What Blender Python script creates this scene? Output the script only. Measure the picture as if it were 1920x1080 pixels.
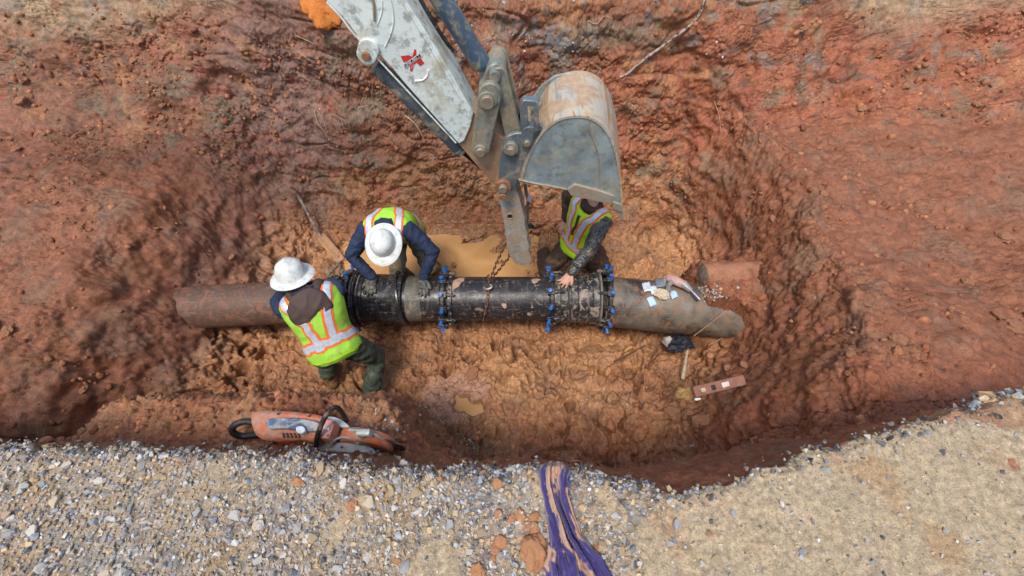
import bpy, bmesh, math, random
import numpy as np
from mathutils import Vector, Matrix, Quaternion
from mathutils.bvhtree import BVHTree
random.seed(7); RNG = np.random.default_rng(11)
for o in list(bpy.data.objects): bpy.data.objects.remove(o)
S = bpy.context.scene; C = S.collection
R = math.radians
# ------------------------------------------------------------------ camera, sky, sun, exposure
PITCH = R(55.0); CZ = 1.6; FPX = 816.0
cd = bpy.data.cameras.new('camera'); cam = bpy.data.objects.new('camera', cd); C.objects.link(cam)
cam.location = (0, 0, CZ); cam.rotation_euler = (math.pi/2 - PITCH, 0, 0)
cd.sensor_fit = 'VERTICAL'; cd.sensor_height = 24.0; cd.lens = FPX/1080*24.0
cd.clip_start = 0.05; cd.clip_end = 500; S.camera = cam
W_ = bpy.data.worlds.new('World'); S.world = W_; W_.use_nodes = True
nt = W_.node_tree; nt.nodes.clear()
sky = nt.nodes.new('ShaderNodeTexSky'); sky.sky_type = 'NISHITA'; sky.sun_disc = False
sky.sun_elevation = R(66); sky.sun_rotation = R(205); sky.air_density = 1.3; sky.dust_density = 3.0; sky.ozone_density = 1.0
bg = nt.nodes.new('ShaderNodeBackground'); bg.inputs[1].default_value = 0.105
wo = nt.nodes.new('ShaderNodeOutputWorld'); nt.links.new(sky.outputs[0], bg.inputs[0]); nt.links.new(bg.outputs[0], wo.inputs[0])
sl = bpy.data.lights.new('sun', 'SUN'); sl.energy = 1.5; sl.angle = R(14); sl.color = (1, .95, .88)
so = bpy.data.objects.new('sun', sl); C.objects.link(so)
_el, _az = R(66), R(205)        # direction the light comes from: az measured from +Y towards +X
sd = Vector((math.cos(_el)*math.sin(_az), math.cos(_el)*math.cos(_az), math.sin(_el)))
so.rotation_euler = sd.to_track_quat('Z', 'Y').to_euler(); so.location = (0, 0, 8)
vs = S.view_settings; vs.view_transform = 'Standard'; vs.look = 'None'; vs.gamma = 1; vs.exposure = 0.82
try: vs.use_curve_mapping = False
except Exception: pass
S.render.engine = 'CYCLES'
# ------------------------------------------------------------------ pixel -> place helpers (surveying the photograph)
sp_, cp_ = math.sin(PITCH), math.cos(PITCH)
def ray(px, py):
    u = (px-960)/FPX; v = (540-py)/FPX
    return Vector((u, cp_+sp_*v, -sp_+cp_*v))
def PY(px, py, Y):
    d = ray(px, py); t = Y/d.y; return Vector((d.x*t, Y, CZ+d.z*t))
def PZ(px, py, z):
    d = ray(px, py); t = (z-CZ)/d.z; return Vector((d.x*t, d.y*t, z))
def proj(p):
    x, y, z = p[0], p[1], p[2]-CZ
    t = y*cp_ - z*sp_; return (960+FPX*x/t, 540-FPX*(y*sp_+z*cp_)/t, t)
# ------------------------------------------------------------------ object helpers
def tag(o, label=None, cat=None, group=None, kind=None):
    if label: o['label'] = label
    if cat: o['category'] = cat
    if group: o['group'] = group
    if kind: o['kind'] = kind
    return o
def empty(name, loc=(0, 0, 0), label=None, cat=None, group=None):
    o = bpy.data.objects.new(name, None); C.objects.link(o); o.location = loc; o.empty_display_size = .1
    return tag(o, label, cat, group)
def link(name, me, parent=None):
    o = bpy.data.objects.new(name, me); C.objects.link(o)
    if parent is not None:
        o.parent = parent
        off = Vector((0, 0, 0)); q = parent
        while q is not None: off += q.location; q = q.parent
        o.location = -off
    return o
def obj(name, bm, m, parent=None, smooth=True, bevel=0):
    me = bpy.data.meshes.new(name); bmesh.ops.recalc_face_normals(bm, faces=bm.faces); bm.to_mesh(me); bm.free()
    if m: me.materials.append(m)
    if smooth:
        me.polygons.foreach_set('use_smooth', [True]*len(me.polygons)); me.update()
        try: me.set_sharp_from_angle(angle=R(38))
        except Exception: pass
    o = link(name, me, parent)
    if bevel:
        b = o.modifiers.new('bevel', 'BEVEL'); b.width = bevel; b.segments = 2; b.limit_method = 'ANGLE'; b.angle_limit = R(40)
    return o
def npmesh(name, V, F, mats, col=None, smooth=True, parent=None):
    me = bpy.data.meshes.new(name); n = F.shape[1]
    me.vertices.add(len(V)); me.vertices.foreach_set('co', V.astype(np.float32).ravel())
    me.loops.add(F.size); me.loops.foreach_set('vertex_index', F.astype(np.int32).ravel())
    me.polygons.add(len(F)); me.polygons.foreach_set('loop_start', np.arange(0, F.size, n, dtype=np.int32))
    me.polygons.foreach_set('loop_total', np.full(len(F), n, dtype=np.int32))
    me.polygons.foreach_set('use_smooth', np.full(len(F), smooth))
    me.update(calc_edges=True)
    if col is not None:
        a = me.color_attributes.new('Col', 'FLOAT_COLOR', 'POINT'); a.data.foreach_set('color', col.astype(np.float32).ravel())
    for m in (mats if isinstance(mats, list) else [mats]): me.materials.append(m)
    return link(name, me, parent)
# ------------------------------------------------------------------ numpy noise
_perm = np.random.default_rng(3).permutation(256); _perm = np.concatenate([_perm, _perm, _perm])
_gr = np.random.default_rng(4).normal(size=(256, 3)); _gr /= np.linalg.norm(_gr, axis=1)[:, None]; _gr = _gr.astype(np.float32)
def perlin(P):
    P = P.astype(np.float32); i = np.floor(P).astype(np.int64); f = (P-i).astype(np.float32); i &= 255
    w = f*f*f*(f*(f*6-15)+10); out = 0
    for dx in (0, 1):
        for dy in (0, 1):
            for dz in (0, 1):
                h = _perm[_perm[_perm[(i[..., 0]+dx) & 255]+((i[..., 1]+dy) & 255)]+((i[..., 2]+dz) & 255)]
                g = _gr[h]
                d = g[..., 0]*(f[..., 0]-dx)+g[..., 1]*(f[..., 1]-dy)+g[..., 2]*(f[..., 2]-dz)
                out = out + d*(w[..., 0] if dx else 1-w[..., 0])*(w[..., 1] if dy else 1-w[..., 1])*(w[..., 2] if dz else 1-w[..., 2])
    return out*1.6
def fbm(P, f0, oct=3, gain=.5, seed=0.0):
    a = 1; s = 0
    for k in range(oct):
        s = s+a*perlin(P*f0+seed+17.3*k); a *= gain; f0 *= 2.03
    return s
def worley(P, f, seed=0):
    Q = P*f; i = np.floor(Q).astype(np.int64); best = np.full(Q.shape[:-1], 9.0, np.float32); sec = best.copy(); idv = np.zeros(Q.shape[:-1])
    for dx in (-1, 0, 1):
        for dy in (-1, 0, 1):
            for dz in (-1, 0, 1):
                c = i+np.array([dx, dy, dz]); h = _perm[(_perm[(_perm[(c[..., 0]+seed) & 255]+c[..., 1]) & 255]+c[..., 2]) & 255]
                o = np.stack([_gr[h, 0], _gr[h, 1], _gr[h, 2]], -1)*.5+.5
                d = np.sqrt((((c+o)-Q)**2).sum(-1)).astype(np.float32)
                n = d < best; sec = np.where(n, best, np.minimum(sec, d)); best = np.where(n, d, best); idv = np.where(n, h/255.0, idv)
    return best, sec, idv
def sstep(a, b, x):
    t = np.clip((x-a)/(b-a), 0, 1); return t*t*(3-2*t)
# ------------------------------------------------------------------ materials
class NB:
    def __init__(s, name):
        s.m = bpy.data.materials.new(name); s.m.use_nodes = True; s.t = s.m.node_tree; s.b = s.t.nodes['Principled BSDF']
    def n(s, k, **a):
        q = s.t.nodes.new(k)
        for x, v in a.items(): setattr(q, x, v)
        return q
    def l(s, a, b): s.t.links.new(a, b)
    def coord(s, k='Object'): return s.n('ShaderNodeTexCoord').outputs[k]
    def noise(s, sc, det=4, rough=.6, vec=None, dist=0, k='Object'):
        q = s.n('ShaderNodeTexNoise'); q.inputs['Scale'].default_value = sc; q.inputs['Detail'].default_value = det
        q.inputs['Roughness'].default_value = rough; q.inputs['Distortion'].default_value = dist
        s.l(vec if vec is not None else s.coord(k), q.inputs['Vector']); return q.outputs['Fac']
    def ramp(s, f, st, interp='LINEAR'):
        q = s.n('ShaderNodeValToRGB'); e = q.color_ramp.elements; q.color_ramp.interpolation = interp
        while len(e) < len(st): e.new(.5)
        for x, (p, c) in zip(e, st):
            x.position = p; x.color = tuple(c)+(1,) if len(c) == 3 else c
        s.l(f, q.inputs[0]); return q.outputs[0]
    def mix(s, f, a, b, mode='MIX'):
        q = s.n('ShaderNodeMix', data_type='RGBA', blend_type=mode)
        for k, v in ((0, f), (6, a), (7, b)):
            if hasattr(v, 'links'): s.l(v, q.inputs[k])
            elif isinstance(v, (tuple, list)): q.inputs[k].default_value = tuple(v)+(1,)
            else: q.inputs[k].default_value = v
        return q.outputs[2]
    def bump(s, hs, dist=.005, st=.6):
        q = s.n('ShaderNodeBump'); q.inputs['Distance'].default_value = dist; q.inputs['Strength'].default_value = st
        s.l(hs, q.inputs['Height']); s.l(q.outputs[0], s.b.inputs['Normal']); return q
    def base(s, c):
        if hasattr(c, 'links'): s.l(c, s.b.inputs['Base Color'])
        else: s.b.inputs['Base Color'].default_value = tuple(c)+(1,)
    def rough(s, r):
        if hasattr(r, 'links'): s.l(r, s.b.inputs['Roughness'])
        else: s.b.inputs['Roughness'].default_value = r
MUD = (.36, .20, .11); MUDL = (.50, .35, .22)
def G(v): return (v, v, v)
def mat(name, col, rough=.6, metal=0, var=.25, sc=12, mud=0, mudcol=MUD, mudsc=5, mudcut=.55, bump=.002, bsc=60, grime=0, spec=None):
    """painted / cast / cloth surface: base with tonal variation, optional mud blotches and grime"""
    b = NB(name); c = b.noise(sc, 5)
    dark = tuple(x*(1-var) for x in col); lite = tuple(min(1, x*(1+var)) for x in col)
    base = b.ramp(c, [(.3, dark), (.7, lite)])
    r = G(rough)
    if grime:
        base = b.mix(b.ramp(b.noise(sc*3.1, 6, .7), [(.5, G(0)), (.62, G(grime))]), base, tuple(x*.3 for x in mudcol))
    rr = None
    if mud:
        f = b.noise(mudsc, 7, .68, dist=.6)
        w = .06
        f = b.ramp(f, [(mudcut-w, G(0)), (mudcut+w, G(mud))])
        mc = b.ramp(b.noise(mudsc*5, 4), [(.3, tuple(x*.75 for x in mudcol)), (.7, tuple(min(1, x*1.25) for x in mudcol))])
        base = b.mix(f, base, mc)
        rr = b.mix(f, G(rough), G(.8))
    b.base(base); b.rough(rr if rr is not None else rough); b.b.inputs['Metallic'].default_value = metal
    if spec is not None: b.b.inputs['Specular IOR Level'].default_value = spec
    if bump: b.bump(b.noise(bsc, 5, .65), bump)
    return b.m
def attr_mat(name, bumpd=.006, sc=70, rough0=.8, rough1=.2, flecks=True):
    b = NB(name); a = b.n('ShaderNodeVertexColor', layer_name='Col')
    n1 = b.noise(sc*.35, 6, .7); n2 = b.noise(sc*1.6, 5, .7)
    c = b.mix(1.0, a.outputs[0], b.ramp(n1, [(.28, G(.58)), (.5, G(1)), (.72, G(1.38))]), 'MULTIPLY')
    c = b.mix(1.0, c, b.ramp(n2, [(.3, G(.66)), (.5, G(1)), (.7, G(1.32))]), 'MULTIPLY')
    if flecks:
        v = b.n('ShaderNodeTexVoronoi'); v.inputs['Scale'].default_value = 75; b.l(b.coord(), v.inputs['Vector'])
        v2 = b.ramp(v.outputs['Distance'], [(.1, G(1)), (.16, G(0))])
        sel = b.ramp(b.noise(9, 4, .7), [(.56, G(0)), (.63, G(.8))])
        f = b.mix(1.0, v2, sel, 'MULTIPLY')
        q = b.n('ShaderNodeSeparateColor'); b.l(v.outputs['Color'], q.inputs[0])
        c = b.mix(f, c, b.ramp(q.outputs[0], [(0, (.10, .11, .13)), (.5, (.36, .36, .36)), (1, (.5, .38, .26))]))
    crv = b.ramp(b.noise(sc*.55, 7, .8, dist=.7), [(.36, G(.45)), (.47, G(1)), (1, G(1))]); c = b.mix(.8, c, crv, 'MULTIPLY'); b.base(c)
    b.rough(b.ramp(a.outputs['Alpha'], [(0, G(rough0)), (1, G(rough1))]))
    h = b.mix(.45, n1, n2); b.bump(h, bumpd*2.4, 1.0); b.b.inputs['Specular IOR Level'].default_value = .5
    return b.m
M = {}
M['clay'] = attr_mat('wet_red_clay')
M['gravelsoil'] = attr_mat('gravelly_soil', .005, 110, .9, .6)
def stone_mat(name, byobj):
    b = NB(name)
    if byobj:
        oi = b.n('ShaderNodeObjectInfo'); c = b.ramp(oi.outputs['Random'], [(0, (.42, .42, .40)), (.3, (.30, .31, .32)), (.5, (.48, .41, .30)), (.65, (.55, .52, .47)), (.8, (.36, .27, .17)), (1, (.62, .60, .57))], 'CONSTANT')
    else:
        c = b.n('ShaderNodeVertexColor', layer_name='Col').outputs[0]
    c = b.mix(1.0, c, b.ramp(b.noise(60, 5, .7), [(.3, G(.7)), (.7, G(1.25))]), 'MULTIPLY')
    dirt = b.ramp(b.noise(45, 4, .6), [(.5, G(0)), (.62, G(.6))])
    b.base(b.mix(dirt, c, (.42, .29, .17))); b.rough(.8); b.bump(b.noise(200, 4), .0015); return b.m
M['stone_o'] = stone_mat('broken_stone', True); M['stone'] = stone_mat('crushed_stone', False)
M['claylump'] = mat('clay_lump', (.36, .15, .07), .75, var=.4, sc=22, bump=.012, bsc=45, mud=.6, mudcol=(.30, .17, .10), mudsc=16, mudcut=.5); M['orangelump'] = mat('orange_clay_lump', (.50, .20, .085), .8, var=.35, sc=30, bump=.009, bsc=90, mud=.6, mudcol=(.46, .30, .17), mudsc=30, mudcut=.5)
M['orangeclay'] = mat('orange_clay', (.62, .20, .035), .8, var=.3, sc=14, bump=.006, bsc=50)
M['root'] = mat('root_bark', (.50, .31, .18), .8, var=.3, sc=30)
M['darkroot'] = mat('dark_root', (.13, .07, .045), .7, var=.4, sc=30)
def water_mat():
    b = NB('muddy_water'); b.base(b.ramp(b.noise(3.0, 4, .5, dist=.8), [(.35, (.44, .235, .090)), (.65, (.53, .30, .125))])); b.rough(.06)
    b.bump(b.noise(14, 3), .003, .25); b.b.inputs['IOR'].default_value = 1.33; return b.m
M['water'] = water_mat()
# ------------------------------------------------------------------ TERRAIN: the trench
def rimy(x):
    return np.interp(x, [-3, -.76, -.62, -.45, -.2, .0, .15, .3, .48, .62, .76, 1.1, 2, 4],
                        [.48, .405, .378, .345, .345, .35, .345, .33, .285, .275, .31, .42, .62, .7])+.006*np.sin(x*31)+.004*np.sin(x*83+1)
KR = np.array([(.05, -.05), (.0, -.03), (.38, -.27), (.585, -.86), (.60, -1.15), (.66, -1.72), (.84, -2.06), (1.40, -2.17), (2.26, -2.30), (3.42, -2.22), (3.66, -2.0), (3.84, -1.6), (4.0, -1.2), (4.17, -.6), (4.33, -.12), (4.7, .03), (7, .05), (60, 0)])
KL = np.array([(.05, -.05), (.0, -.03), (.455, -.33), (.54, -.56), (.80, -.60), (.98, -1.1), (1.20, -2.0), (1.5, -2.2), (2.26, -2.30), (3.42, -2.22), (3.66, -2.0), (3.84, -1.6), (4.0, -1.2), (4.17, -.6), (4.33, -.12), (4.7, .03), (7, .05), (60, 0)])
SEG = [8, 30, 34, 34, 60, 44, 46, 90, 120, 46, 50, 46, 60, 46, 14, 10, 8]
def build_pit():
    xs = np.concatenate([-np.geomspace(60, 5.2, 18), np.linspace(-5.1, -2.45, 260), np.linspace(-2.44, 2.44, 800), np.linspace(2.45, 5.1, 160), np.geomspace(5.2, 60, 18)])
    n = len(xs)
    w = 1-sstep(-.75, -.12, xs+.05*np.sin(xs*9)); w = w*sstep(-2.6, -2.0, xs)          # ledge with the saw
    K = KR[None]*(1-w)[:, None, None]+KL[None]*w[:, None, None]
    ry = rimy(xs)
    K[:, 0, 0] = ry-.25; K[:, 1, 0] = ry; K[:, 2, 0] = np.maximum(K[:, 2, 0], ry+.05)
    for k in range(3, 6): K[:, k, 0] += np.clip(ry-.36, -.05, .1)*.6
    rows = []; seg = []
    for k, c in enumerate(SEG):
        for j in range(c):
            rows.append(K[:, k]*(1-j/c)+K[:, k+1]*(j/c)); seg.append(k+j/c)
    rows.append(K[:, -1]); seg.append(len(SEG))
    A = np.stack(rows, 1); seg = np.array(seg)           # x, s, (y,z)
    for _ in range(10):
        A[:, 12:-22] = (A[:, 11:-23]+A[:, 12:-22]*2+A[:, 13:-21])/4
    X = np.repeat(xs[:, None], A.shape[1], 1); Y = A[..., 0].copy(); Z = A[..., 1].copy()
    Pn = np.stack([X, Y, X*0], -1)
    # the far wall is not straight in plan
    farw = sstep(2.9, 4.0, Y)*(1-sstep(5, 9, Y))
    Y += farw*(.10*perlin(Pn*np.array([.7, 0, 1])+3.3)+.05*perlin(Pn*np.array([2.1, 0, 1])+8))
    Y += .4*sstep(1.9, 3.6, np.abs(X))*sstep(3.0, 4.0, Y)
    # ends of the trench
    xr = np.interp(Y, [.3, .6, 1.0, 1.5, 2.2, 2.7, 3.3, 4.2], [.95, 1.02, 1.28, 1.60, 1.82, 1.90, 1.80, 1.55])+.12*perlin(np.stack([Y*1.7, X*0, Z*1.2], -1)+5)
    E = (.62+.10*perlin(np.stack([X*.5, Y*.6, X*0], -1)+77))*sstep(0, 1, (X-xr)/np.interp(Y, [.5, 1.5, 2.2, 4], [.9, .75, .55, .65]))
    xl = np.interp(Y, [.3, 1.5, 3, 4.2], [2.9, 2.5, 2.3, 2.2])+.12*perlin(np.stack([Y*1.7, X*0, Z*1.2], -1)+15)
    E = np.maximum(E, (.5+.12*perlin(np.stack([X*.5, Y*.6, X*0], -1)+87))*sstep(0, 1, (-X-xl)/1.05))
    # earth heaped against the old pipe on the right
    P3 = np.stack([X, Y, X*0], -1)
    Z = Z*(1-E)+.02*E
    yf = 2.06-.40*(X-1.6)+.05*perlin(P3*5); q = sstep(yf-.07, yf+.05, Y)*(1-sstep(2.42, 2.75, Y))*sstep(1.50, 1.74, X+.10*perlin(P3*5)+.25*(Y-2.15)); Z += q*np.maximum(-1.45+.04*perlin(P3*4)-Z, 0)
    q = np.exp(-(((X-1.05)/.5)**2+((Y-1.22)/.22)**2)); Z += q*.14*(1-E)                  # clods thrown up in front on the right
    q = np.exp(-(((X-.1)/.5)**2+((Y-1.45)/.16)**2)); Z += q*.07
    for ipx, ipy, ir in ((885, 452, .07), (905, 448, .06), (930, 470, .10), (868, 456, .04), (850, 500, .06), (955, 455, .09), (940, 492, .08), (795, 440, .03)):
        c_ = PZ(ipx, ipy, -2.24); Z += .10*np.exp(-(((X-c_.x)/ir)**2+((Y-c_.y)/(ir*.8))**2))
    # normals
    P = np.stack([X, Y, Z], -1)
    du = np.gradient(P, axis=0); dv = np.gradient(P, axis=1); N = np.cross(du, dv); N /= np.linalg.norm(N, axis=-1)[..., None]+1e-9
    # puddles
    pud = lambda cx, cy, rx, ry_, p: 1-sstep(.75, 1.15, np.sqrt(((p[..., 0]-cx)/rx)**2+((p[..., 1]-cy)/ry_)**2)+.22*perlin(p*2.6+4)+.12*perlin(p*9))
    w1 = pud(-.80, 3.16, .98, .42, P); rr2 = np.sqrt(((P[..., 0]+.39+.25*(P[..., 1]-1.37))/.15)**2+((P[..., 1]-1.37)/.10)**2); w2 = 1-sstep(.6, 1.1, rr2+.55*perlin(P*11+2)+.3*perlin(P*25)); w3 = pud(.9, 2.0, .26, .09, P)
    fl = (1-sstep(3.40, 3.6, Y))*sstep(1.75, 2.05, -Z)*(1-E)
    floor_in = (Z < -1.7)*(1-E)
    far = sstep(3.45, 3.75, Y)*(1-sstep(4.3, 4.6, Y)); top = sstep(4.4, 4.7, Y)
    endw = np.clip(E*3, 0, 1)*(Z < -.1)*(1-far)
    near = (1-sstep(1.0, 1.4, Y)); wallish = np.clip(far+endw, 0, 1)
    amp = .35+.65*np.clip(fl+wallish+near, 0, 1); amp = amp*(1-.6*top)
    led = sstep(.56, .66, Y)*(1-sstep(1.1, 1.3, Y))*w[:, None]
    D = .055*fbm(P, 1.7, 3)+(.030+.012*fl)*fbm(P, 7, 3, seed=9)*(1-.3*top)
    # floor: trodden mud, clods, boot holes
    b1, s1, i1 = worley(P*np.array([1, 1, .6]), 11)
    D += (fl*1.15+led*.7)*.038*(np.clip(.5-b1, -.2, .5))*2*(.35+.65*sstep(-.3, .5, perlin(P*1.6+7)))
    b2, s2, i2 = worley(P, 27, 9)
    cl = sstep(-.2, .5, perlin(P*2.2+3)); D -= (.016*wallish+.012*fl+.012*led)*(1-sstep(.0, .10, s2-b2))*cl; D -= (.02*wallish+.012*fl)*(1-sstep(.0, .07, s1-b1))*sstep(-.1, .4, perlin(P*1.9+33))
    D += (fl*.5+led+wallish*.35+near*.25)*.018*np.clip(.55-b2, -.1, .6)*2*cl
    eN = 1-.85*sstep(.02, .25, E)*(np.abs(X) > 2.4); D += (.015*(1-.4*far)*fbm(P, 26, 3, seed=2)+.006*fbm(P, 85, 2, seed=5))*eN
    b3, s3, i3 = worley(P, 46, 4); D += .009*np.clip(.5-b3, -.15, .5)*2*eN*(.3+.7*sstep(-.3, .4, perlin(P*3.1+17)))*(1-.5*far)
    rid = 1-np.abs(perlin(P*np.array([3.2, 4.2, 3])+11)); D -= fl*.10*sstep(.88, 1.0, rid)*sstep(-.1, .4, perlin(P*1.3+20))
    rid = 1-np.abs(perlin(P*np.array([7, 7, 5])+31)); D -= (fl*.8+led*.4)*.035*sstep(.9, 1.0, rid)
    # far wall: toothed-bucket furrows, strata and slumps
    st = P*np.array([1.1, 1.1, 5.5]); D += far*(.04*fbm(st*np.array([1.6,1,.6]), 1.0, 3, seed=40)+.008*perlin(P*np.array([5, 3, 17])+2)+.05*fbm(P, 3.1, 3, seed=45))
    st = P*np.array([5.5, 1.1, 1.3]); D += far*.03*perlin(st+60)
    rid = 1-np.abs(perlin(np.stack([X*1.4+Z*.6, Y*.7, Z*4.0-X*.5], -1)+44)); D -= far*.035*sstep(.9, 1, rid)*sstep(-.1,.4,perlin(P*1.7+50))
    sl = far*(1-sstep(-1.75, -1.2, Z)); D += sl*.05*(np.clip(.6-b1, -.2, .6))
    # bootprints and holes
    rs = np.random.default_rng(21)
    holes = [(*PZ(1010, 735, -2.2)[:2], .035, .030, .12), (*PZ(895, 672, -2.2)[:2], .07, .045, .09), (*PZ(860, 640, -2.2)[:2], .10, .04, .07), (*PZ(1068, 765, -2.2)[:2], .06, .05, .08), (*PZ(1198, 715, -2.2)[:2], .02, .12, .08), (*PZ(840, 690, -2.2)[:2], .06, .11, .06), (*PZ(1180, 690, -2.2)[:2], .12, .03, .05)]
    for _ in range(60): holes.append((rs.uniform(-2.6, 1.8), rs.uniform(1.35, 3.2), rs.uniform(.03, .09), rs.uniform(.03, .11), rs.uniform(.02, .06)))
    hd = 0
    for hx, hy, hr, hs, dd in holes:
        r_ = ((X-hx)/hr)**2+((Y-hy)/hs)**2; r_ = np.sqrt(r_)+.2*b1+.35*perlin(P*14+hx*7); D -= fl*dd*1.5*(1-sstep(.55, 1.0, r_)); D += fl*dd*.5*np.exp(-((r_-1.25)/.22)**2)
    # left and right top banks smoother
    bank = (1-sstep(.62, .78, Y))*(1-w[:, None])*(Z < -.02)
    D = D*(1-.45*bank)
    pw = np.clip(w1+w2+w3, 0, 1)
    wetg = pud(.12, 3.05, .60, .34, P); w2g = pud(-.52, 1.42, .32, .24, P); w3g = pud(.9, 1.95, .75, .25, P)
    damp = np.clip(np.maximum(np.maximum(pud(-.80, 3.16, 1.1, .48, P)*.8, wetg*.75), np.maximum(w2g*.9, w3g*.6)), 0, 1)*fl
    D = D*(1-.65*np.clip(pw*fl, 0, 1))*(1-.45*damp)-(.05*pw+.04*w2)*fl
    D = D*(.25+.75*sstep(-.02, .08, Y-ry[:, None]))*(1-.75*np.clip(E*(Z > -.1), 0, 1))
    D = D*np.where(np.abs(X) > 6, .3, 1)
    P = P+N*D[..., None]
    # pits under the pipe keep clear of it
    # ------------ soil colour, plus shade painted into holes and the near crevice
    red = np.array([.275, .102, .047]); tan = np.array([.47, .235, .105]); brick = np.array([.36, .118, .052]); brown = np.array([.20, .105, .06]); grey = np.array([.205, .165, .135]); purp = np.array([.22, .135, .115]); olive = np.array([.17, .125, .075]); ochre = np.array([.46, .22, .09])
    col = np.ones(X.shape+(1,))*red
    def lay(c, m): 
        nonlocal col
        m = np.clip(m, 0, 1)[..., None]; col = col*(1-m)+c*m
    f1 = fbm(P, .9, 4, seed=70); f2 = fbm(P, 3.3, 4, seed=80); f3 = fbm(P, 13, 3, seed=90)
    lay(tan, fl*(.78+.35*f1+.3*f2)); lay(brown, (1-fl)*sstep(-.05, .5, f2)*.75); lay(brown, fl*sstep(.15, .6, f2)*.55)
    lay(tan, led*(.25+.4*f2)); lay(brick, near*(1-led)*sstep(-.3, .3, f1)*.6); lay(brown*.62, (Z < -1.3)*(1-sstep(.74, .92, Y+.12*f2))*(1-E)*.6)  # last layer darkens the soil to paint the near crevice's shade
    u = far
    lay(brick, u*sstep(-.5, .2, (X-.9)/1.2+.5*f1)*(1-sstep(-.35, -.1, Z))*sstep(-1.7, -1.3, Z)*.75)
    lay(brown, u*sstep(-.2, .3, -(X+.2)+.5*f2)*.45)
    lay(tan, u*(1-sstep(-1.75, -1.35, Z+.2*f2))*.6)
    lay(purp, np.maximum(u, endw*(X < 0))*sstep(.0, .5, (-X-1.5)*.8+.35*f1+.4*f2)*(1-sstep(2.6, 3.2, -X))*.6)
    lay(olive, u*sstep(-.62, -.42, Z+.16*f2)*sstep(.0, .25, .25-np.abs(Z+.38)+.1*f3)*sstep(-.1, .2, X+.15*f2)*(1-sstep(1.3, 1.8, X))*.85)
    lay(ochre, u*sstep(-.22, -.05, Z+.1*f2)*sstep(-.3, .3, X)*.6)
    lay(olive, u*sstep(.3, .62, f2+.3*f3)*.7)
    lay(ochre, u*sstep(.38, .7, fbm(P, 2.2, 3, seed=120))*.5)
    lay(grey, u*sstep(.35, .65, fbm(P, 4.5, 3, seed=130)+.3*f3)*sstep(-1.0, -.5, Z)*.7)
    lay(np.array([.34, .10, .06]), u*sstep(.3, .6, fbm(P*np.array([1, 1, 3]), 2.4, 3, seed=150))*.5)
    gr = np.clip(np.maximum(top, E*(Z > -.08)), 0, 1)
    lay(np.array([.40, .29, .17]), gr*sstep(-.5, .2, f2+.5)); lay(grey, gr*sstep(.1, .4, f2)*.6)
    lay(tan*.95, damp*.8); lay(np.array([.50, .28, .20]), (w2g*fl)*.6)
    lay(brown*.75, np.clip(.85*(1-sstep(-.045, -.012, D)), 0, 1)*fl*.45)  # shade inside floor holes and cracks, painted as darker brown
    lay(brown*.55, u*sstep(.42, .6, fbm(P, 6.5, 3, seed=160))*.6)
    # a scrape of grey stone dust
    p = PY(1010, 85, 4.1); g = np.exp(-(((X-p.x)/.33)**2+((Z-p.z)/.16)**2)); lay(np.array([.20, .21, .23]), u*g*sstep(-.1, .4, f3+f2)*.9)
    p = PZ(1215, 560, -1.6)
    col = col*(1+.22*f3[..., None])*(1+.10*f2[..., None]); col = np.clip(col, .02, .9)
    wet = np.clip(.55*fl+.45*far+.45*endw+.25*near+.3*f2*fl+damp*.75, 0, 1)
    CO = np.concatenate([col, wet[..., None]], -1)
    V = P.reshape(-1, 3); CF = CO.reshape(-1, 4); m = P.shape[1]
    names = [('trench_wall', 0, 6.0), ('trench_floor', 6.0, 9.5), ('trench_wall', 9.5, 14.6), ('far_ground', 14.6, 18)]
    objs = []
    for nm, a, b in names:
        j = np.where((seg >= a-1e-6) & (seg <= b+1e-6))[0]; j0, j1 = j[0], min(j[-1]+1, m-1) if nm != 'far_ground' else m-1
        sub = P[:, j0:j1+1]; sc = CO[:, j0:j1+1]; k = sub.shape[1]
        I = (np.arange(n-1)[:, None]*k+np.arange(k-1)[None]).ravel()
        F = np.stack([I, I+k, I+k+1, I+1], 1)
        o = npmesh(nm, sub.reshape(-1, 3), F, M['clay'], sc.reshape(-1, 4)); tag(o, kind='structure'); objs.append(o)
    return P, N, xs, seg, objs
PIT, PITN, PXS, PSEG, PITOBJ = build_pit()
near_wall, trench_floor, far_wall, far_ground = PITOBJ
def pit_at(x, y, seg0=0, seg1=18):
    i = int(np.argmin(np.abs(PXS-x))); js = np.where((PSEG >= seg0) & (PSEG <= seg1))[0]
    j = js[int(np.argmin(np.abs(PIT[i, js, 1]-y)))]
    return Vector(PIT[i, j]), Vector(PITN[i, j])
def pit_ray(px, py, seg0=9.3, seg1=14.6):
    """point of the trench surface seen at a place in the photograph"""
    d = ray(px, py); js = np.where((PSEG >= seg0) & (PSEG <= seg1))[0]
    Q = PIT[:, js]; rel = Q-np.array([0, 0, CZ]); dn = np.array(d.normalized()); t = rel@dn
    e = ((rel-t[..., None]*dn)**2).sum(-1); i, j = np.unravel_index(np.argmin(e), e.shape)
    return Vector(Q[i, j]), Vector(PITN[i, js[j]])
# water lying in the trench
def water(name, cx, cy, rx, ry_, z, k=56):
    bm = bmesh.new(); vs_ = [bm.verts.new((cx+rx*math.cos(a)*(1+.1*math.sin(3*a+1)), cy+ry_*math.sin(a)*(1+.1*math.sin(2*a)), z)) for a in [i*2*math.pi/k for i in range(k)]]
    bm.faces.new(vs_); tag(obj(name, bm, M['water'], smooth=False), kind='structure')
water('puddle_water', -.80, 3.12, 1.22, .56, -2.243)
water('puddle_water', -.38, 1.37, .24, .15, -2.212)
water('puddle_water', .92, 2.0, .32, .14, -2.315)
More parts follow.
